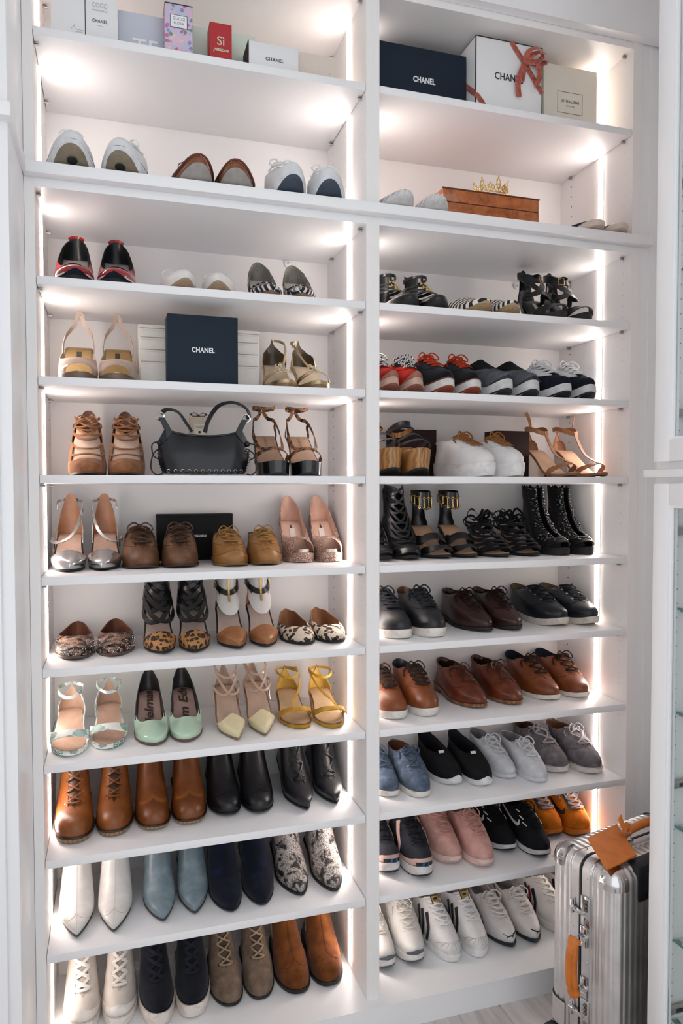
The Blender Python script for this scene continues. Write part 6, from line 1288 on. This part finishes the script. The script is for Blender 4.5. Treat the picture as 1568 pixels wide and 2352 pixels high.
B().box(-.122, .118, -.006, .040, -.086, .0045, .014).ob('housing', BLK, tr); B().box(-.102, .102, -.0085, -.004, -.060, -.012, .004).ob('pull_grip', M('rubber', '24272d'), tr); B().box(-.092, .092, -.0095, -.0075, -.078, -.066, .0008).ob('grip_line', M('rubber', '2d3037'), tr)
for sx in (-1, 1):
    for sy in (-1, 1):
        wl_ = empty('wheel', (sx*(HX-.008), sy*(HY-.034), .0), 0, SU); _r = .0475
        B().lathe([(.012, -.017), (_r-.004, -.017), (_r, -.013), (_r, -.004), (_r-.006, -.002), (_r-.006, .002), (_r, .004), (_r, .013), (_r-.004, .017), (.012, .017)], 30, (sx*.004, 0, _r+.0003), 'x').ob('tyre', BLK, wl_)
        B().lathe([(.004, -.0185), (.014, -.0185), (.014, .0185), (.004, .0185)], 16, (sx*.004, 0, _r+.0003), 'x').ob('hub', M('metal', '7c7a79', rough=.35), wl_)
        B().box(-sx*.030-.006, -sx*.030+.010, -.02, .02, .036, .075, .004).ob('fork', BLK, wl_)
        b = B(); e = RR+.024
        rbfaces(b, lins(sx*(HX-e), sx*HX, 8), lins(sy*(HY-e), sy*HY, 8), lins(-HZ+.115, -HZ+.05, 5), ((0, sx), (1, sy)), .0034, False); b.ob('wheel_bracket', AL, SU, True, 60)
# ------------------------------------------------------------------ each shoe of a pair is told apart by what stands on its other side
ROWS_LEFT = {2: ['gum-sole sneakers', 'moccasins', 'knit sneakers'], 3: ['red pumps', 'white flats', 'plaid pumps'], 4: ['slingbacks', '+navy box', 'gold sandals'],
    5: ['tan heels', '+black handbag', 'leopard sandals'], 6: ['silver pumps', 'brown booties', 'tan oxfords', 'glitter pumps'], 7: ['snakeskin flats', 'leopard-toe heels', 'white-cuff heels', 'leopard flats'],
    8: ['palm sandals', 'mint pumps', 'cream-toe pumps', 'yellow sandals'], 9: ['lace-up boots', 'tan boots', 'black boots', 'pointed boots'], 10: ['white boots', 'blue boots', 'velvet boots', 'snakeskin boots'],
    'deck': ['cream high-tops', 'navy high-tops', 'taupe boots', 'rust boots']}
ROWS_RIGHT = {2: ['white flats', '+wooden case', 'navy flats'], 3: ['gladiator sandals', 'espadrilles', 'black heels'], 4: ['red runners', 'red-laced runners', 'grey runners', 'teal-sided runners'],
    5: ['wooden clogs', 'white sneakers', 'wedge sandals'], 6: ['lattice heels', 'chain sandals', 'tie-up sandals', 'beaded booties'], 7: ['black sneakers', 'dark oxfords', 'navy derbies'],
    8: ['tan sneakers', 'reddish derbies', 'brown chukkas'], 9: ['blue shoes', 'black slip-ons', 'white canvas sneakers', 'grey canvas shoes'], 10: ['dark running shoes', 'pink sneakers', 'black runners', 'orange runners'],
    'deck': ['white runners', 'striped sneakers', 'slim sneakers', 'web-stripe sneakers']}
for left, rows in ((True, ROWS_LEFT), (False, ROWS_RIGHT)):
    for row, names in rows.items():
        ps = sorted([p for p in PAIRS if p[3] == row and (p[4] < -.02) == left], key=lambda p: p[4]); it = iter(ps)
        seq = [(n.lstrip('+'), None if n.startswith('+') else next(it)) for n in names]
        for i, (n, p) in enumerate(seq):
            if p is None: continue
            before = seq[i-1][0] if i else ('wardrobe' if left else 'divider'); after = seq[i+1][0] if i < len(seq)-1 else ('divider' if left else 'cabinet end')
            base = p[2]
            for o, nb in ((p[0], before), (p[1], after)):
                tail = ', the one by the '+nb; b_ = base
                for cut in (' beside ', ' between ', ' on the ', ' behind ', ' and ', ' with ', ' in '):
                    if len((b_+tail).split()) > 16 and cut in b_: b_ = cut.join(b_.split(cut)[:-1])
                o['label'] = b_+tail
            p[0]['group'] = p[1]['group'] = 'pair of '+n
# ------------------------------------------------------------------ neighbours touch without passing through each other: small shift (m) and fitted width
FIT = {'high_top_sneaker': (-0.0028, 0.968), 'high_top_sneaker.001': (-0.0014, 0.928), 'high_top_sneaker.002': (0.0018, 0.928), 'high_top_sneaker.003': (0.0007, 0.952), 'lace_up_boot': (-0.0003, 0.956), 'lace_up_boot.001': (-0.001, 0.94), 'ankle_boot': (0.0014, 0.944), 'ankle_boot.001': (0.0018, 0.98), 'lace_up_boot.002': (-0.0028, 0.968), 'lace_up_boot.003': (0, 0.936), 'ankle_boot.010': (0, 0.936), 'ankle_boot.011': (0.0028, 0.968), 'block_heel_sandal': (-0.0014, 0.984), 'block_heel_sandal.001': (0.0014, 0.984), 'block_heel_sandal.002': (-0.001, 0.988), 'block_heel_sandal.003': (0.001, 0.988), 'flat_shoe.002': (-0.0003, 0.996), 'flat_shoe.003': (0.0003, 0.996), 'strappy_pump.003': (-0.001, 0.988), 'lace_up_bootie': (0.0007, 0.984), 'lace_up_bootie.001': (0.0003, 0.996), 'oxford_shoe': (-0.001, 0.988), 'oxford_shoe.001': (0.001, 0.988), 'peep_toe_pump': (-0.0003, 0.996), 'peep_toe_pump.001': (0.0003, 0.996), 'platform_sandal': (-0.0021, 0.976), 'platform_sandal.001': (0.0021, 0.976), 'jewelled_sandal': (-0.0039, 0.956), 'jewelled_sandal.001': (0.0039, 0.956), 'moccasin': (-0.0014, 0.984), 'moccasin.001': (0.0014, 0.984), 'leather_sneaker.002': (-0.0003, 0.996), 'leather_sneaker.003': (0.0003, 0.996), 'canvas_shoe.002': (-0.001, 0.988), 'canvas_shoe.003': (0.001, 0.988), 'running_shoe': (-0.0003, 0.996), 'running_shoe.001': (0.0003, 0.996), 'running_shoe.006': (-0.0007, 0.992), 'running_shoe.007': (0.0007, 0.992), 'running_shoe.008': (-0.0007, 0.992), 'running_shoe.009': (0.0007, 0.992), 'striped_sneaker': (-0.0018, 0.98), 'striped_sneaker.001': (0.0018, 0.98), 'cutout_heel': (-0.0014, 0.984), 'cutout_heel.001': (0.0014, 0.984), 'ankle_cuff_sandal': (-0.0018, 0.98), 'ankle_cuff_sandal.001': (0.0003, 0.964), 'strappy_sandal': (-0.0003, 0.964), 'strappy_sandal.001': (0.0014, 0.976), 'beaded_bootie': (-0.0007, 0.984), 'beaded_bootie.001': (0.001, 0.988), 'platform_clog': (-0.0018, 0.98), 'platform_clog.001': (0.0018, 0.98), 'platform_sneaker': (-0.001, 0.988), 'platform_sneaker.001': (0.001, 0.988), 'wedge_sandal': (0.0042, 0.952), 'running_shoe.010': (-0.0045, 0.948), 'running_shoe.011': (-0.0024, 0.928), 'running_shoe.012': (0.0024, 0.928), 'running_shoe.013': (0.001, 0.928), 'running_shoe.014': (0.0024, 0.948), 'running_shoe.015': (0.001, 0.988), 'running_shoe.016': (-0.0007, 0.992), 'running_shoe.017': (0.0007, 0.992), 'espadrille': (-0.0003, 0.996), 'espadrille.001': (0.0003, 0.996), 'strappy_heel.004': (-0.0018, 0.98), 'strappy_heel.005': (0.0018, 0.98)}
for _n, (_dx, _sx) in FIT.items():
    _o = bpy.data.objects[_n]; _o.location.x += _dx; _o.scale.x *= _sx
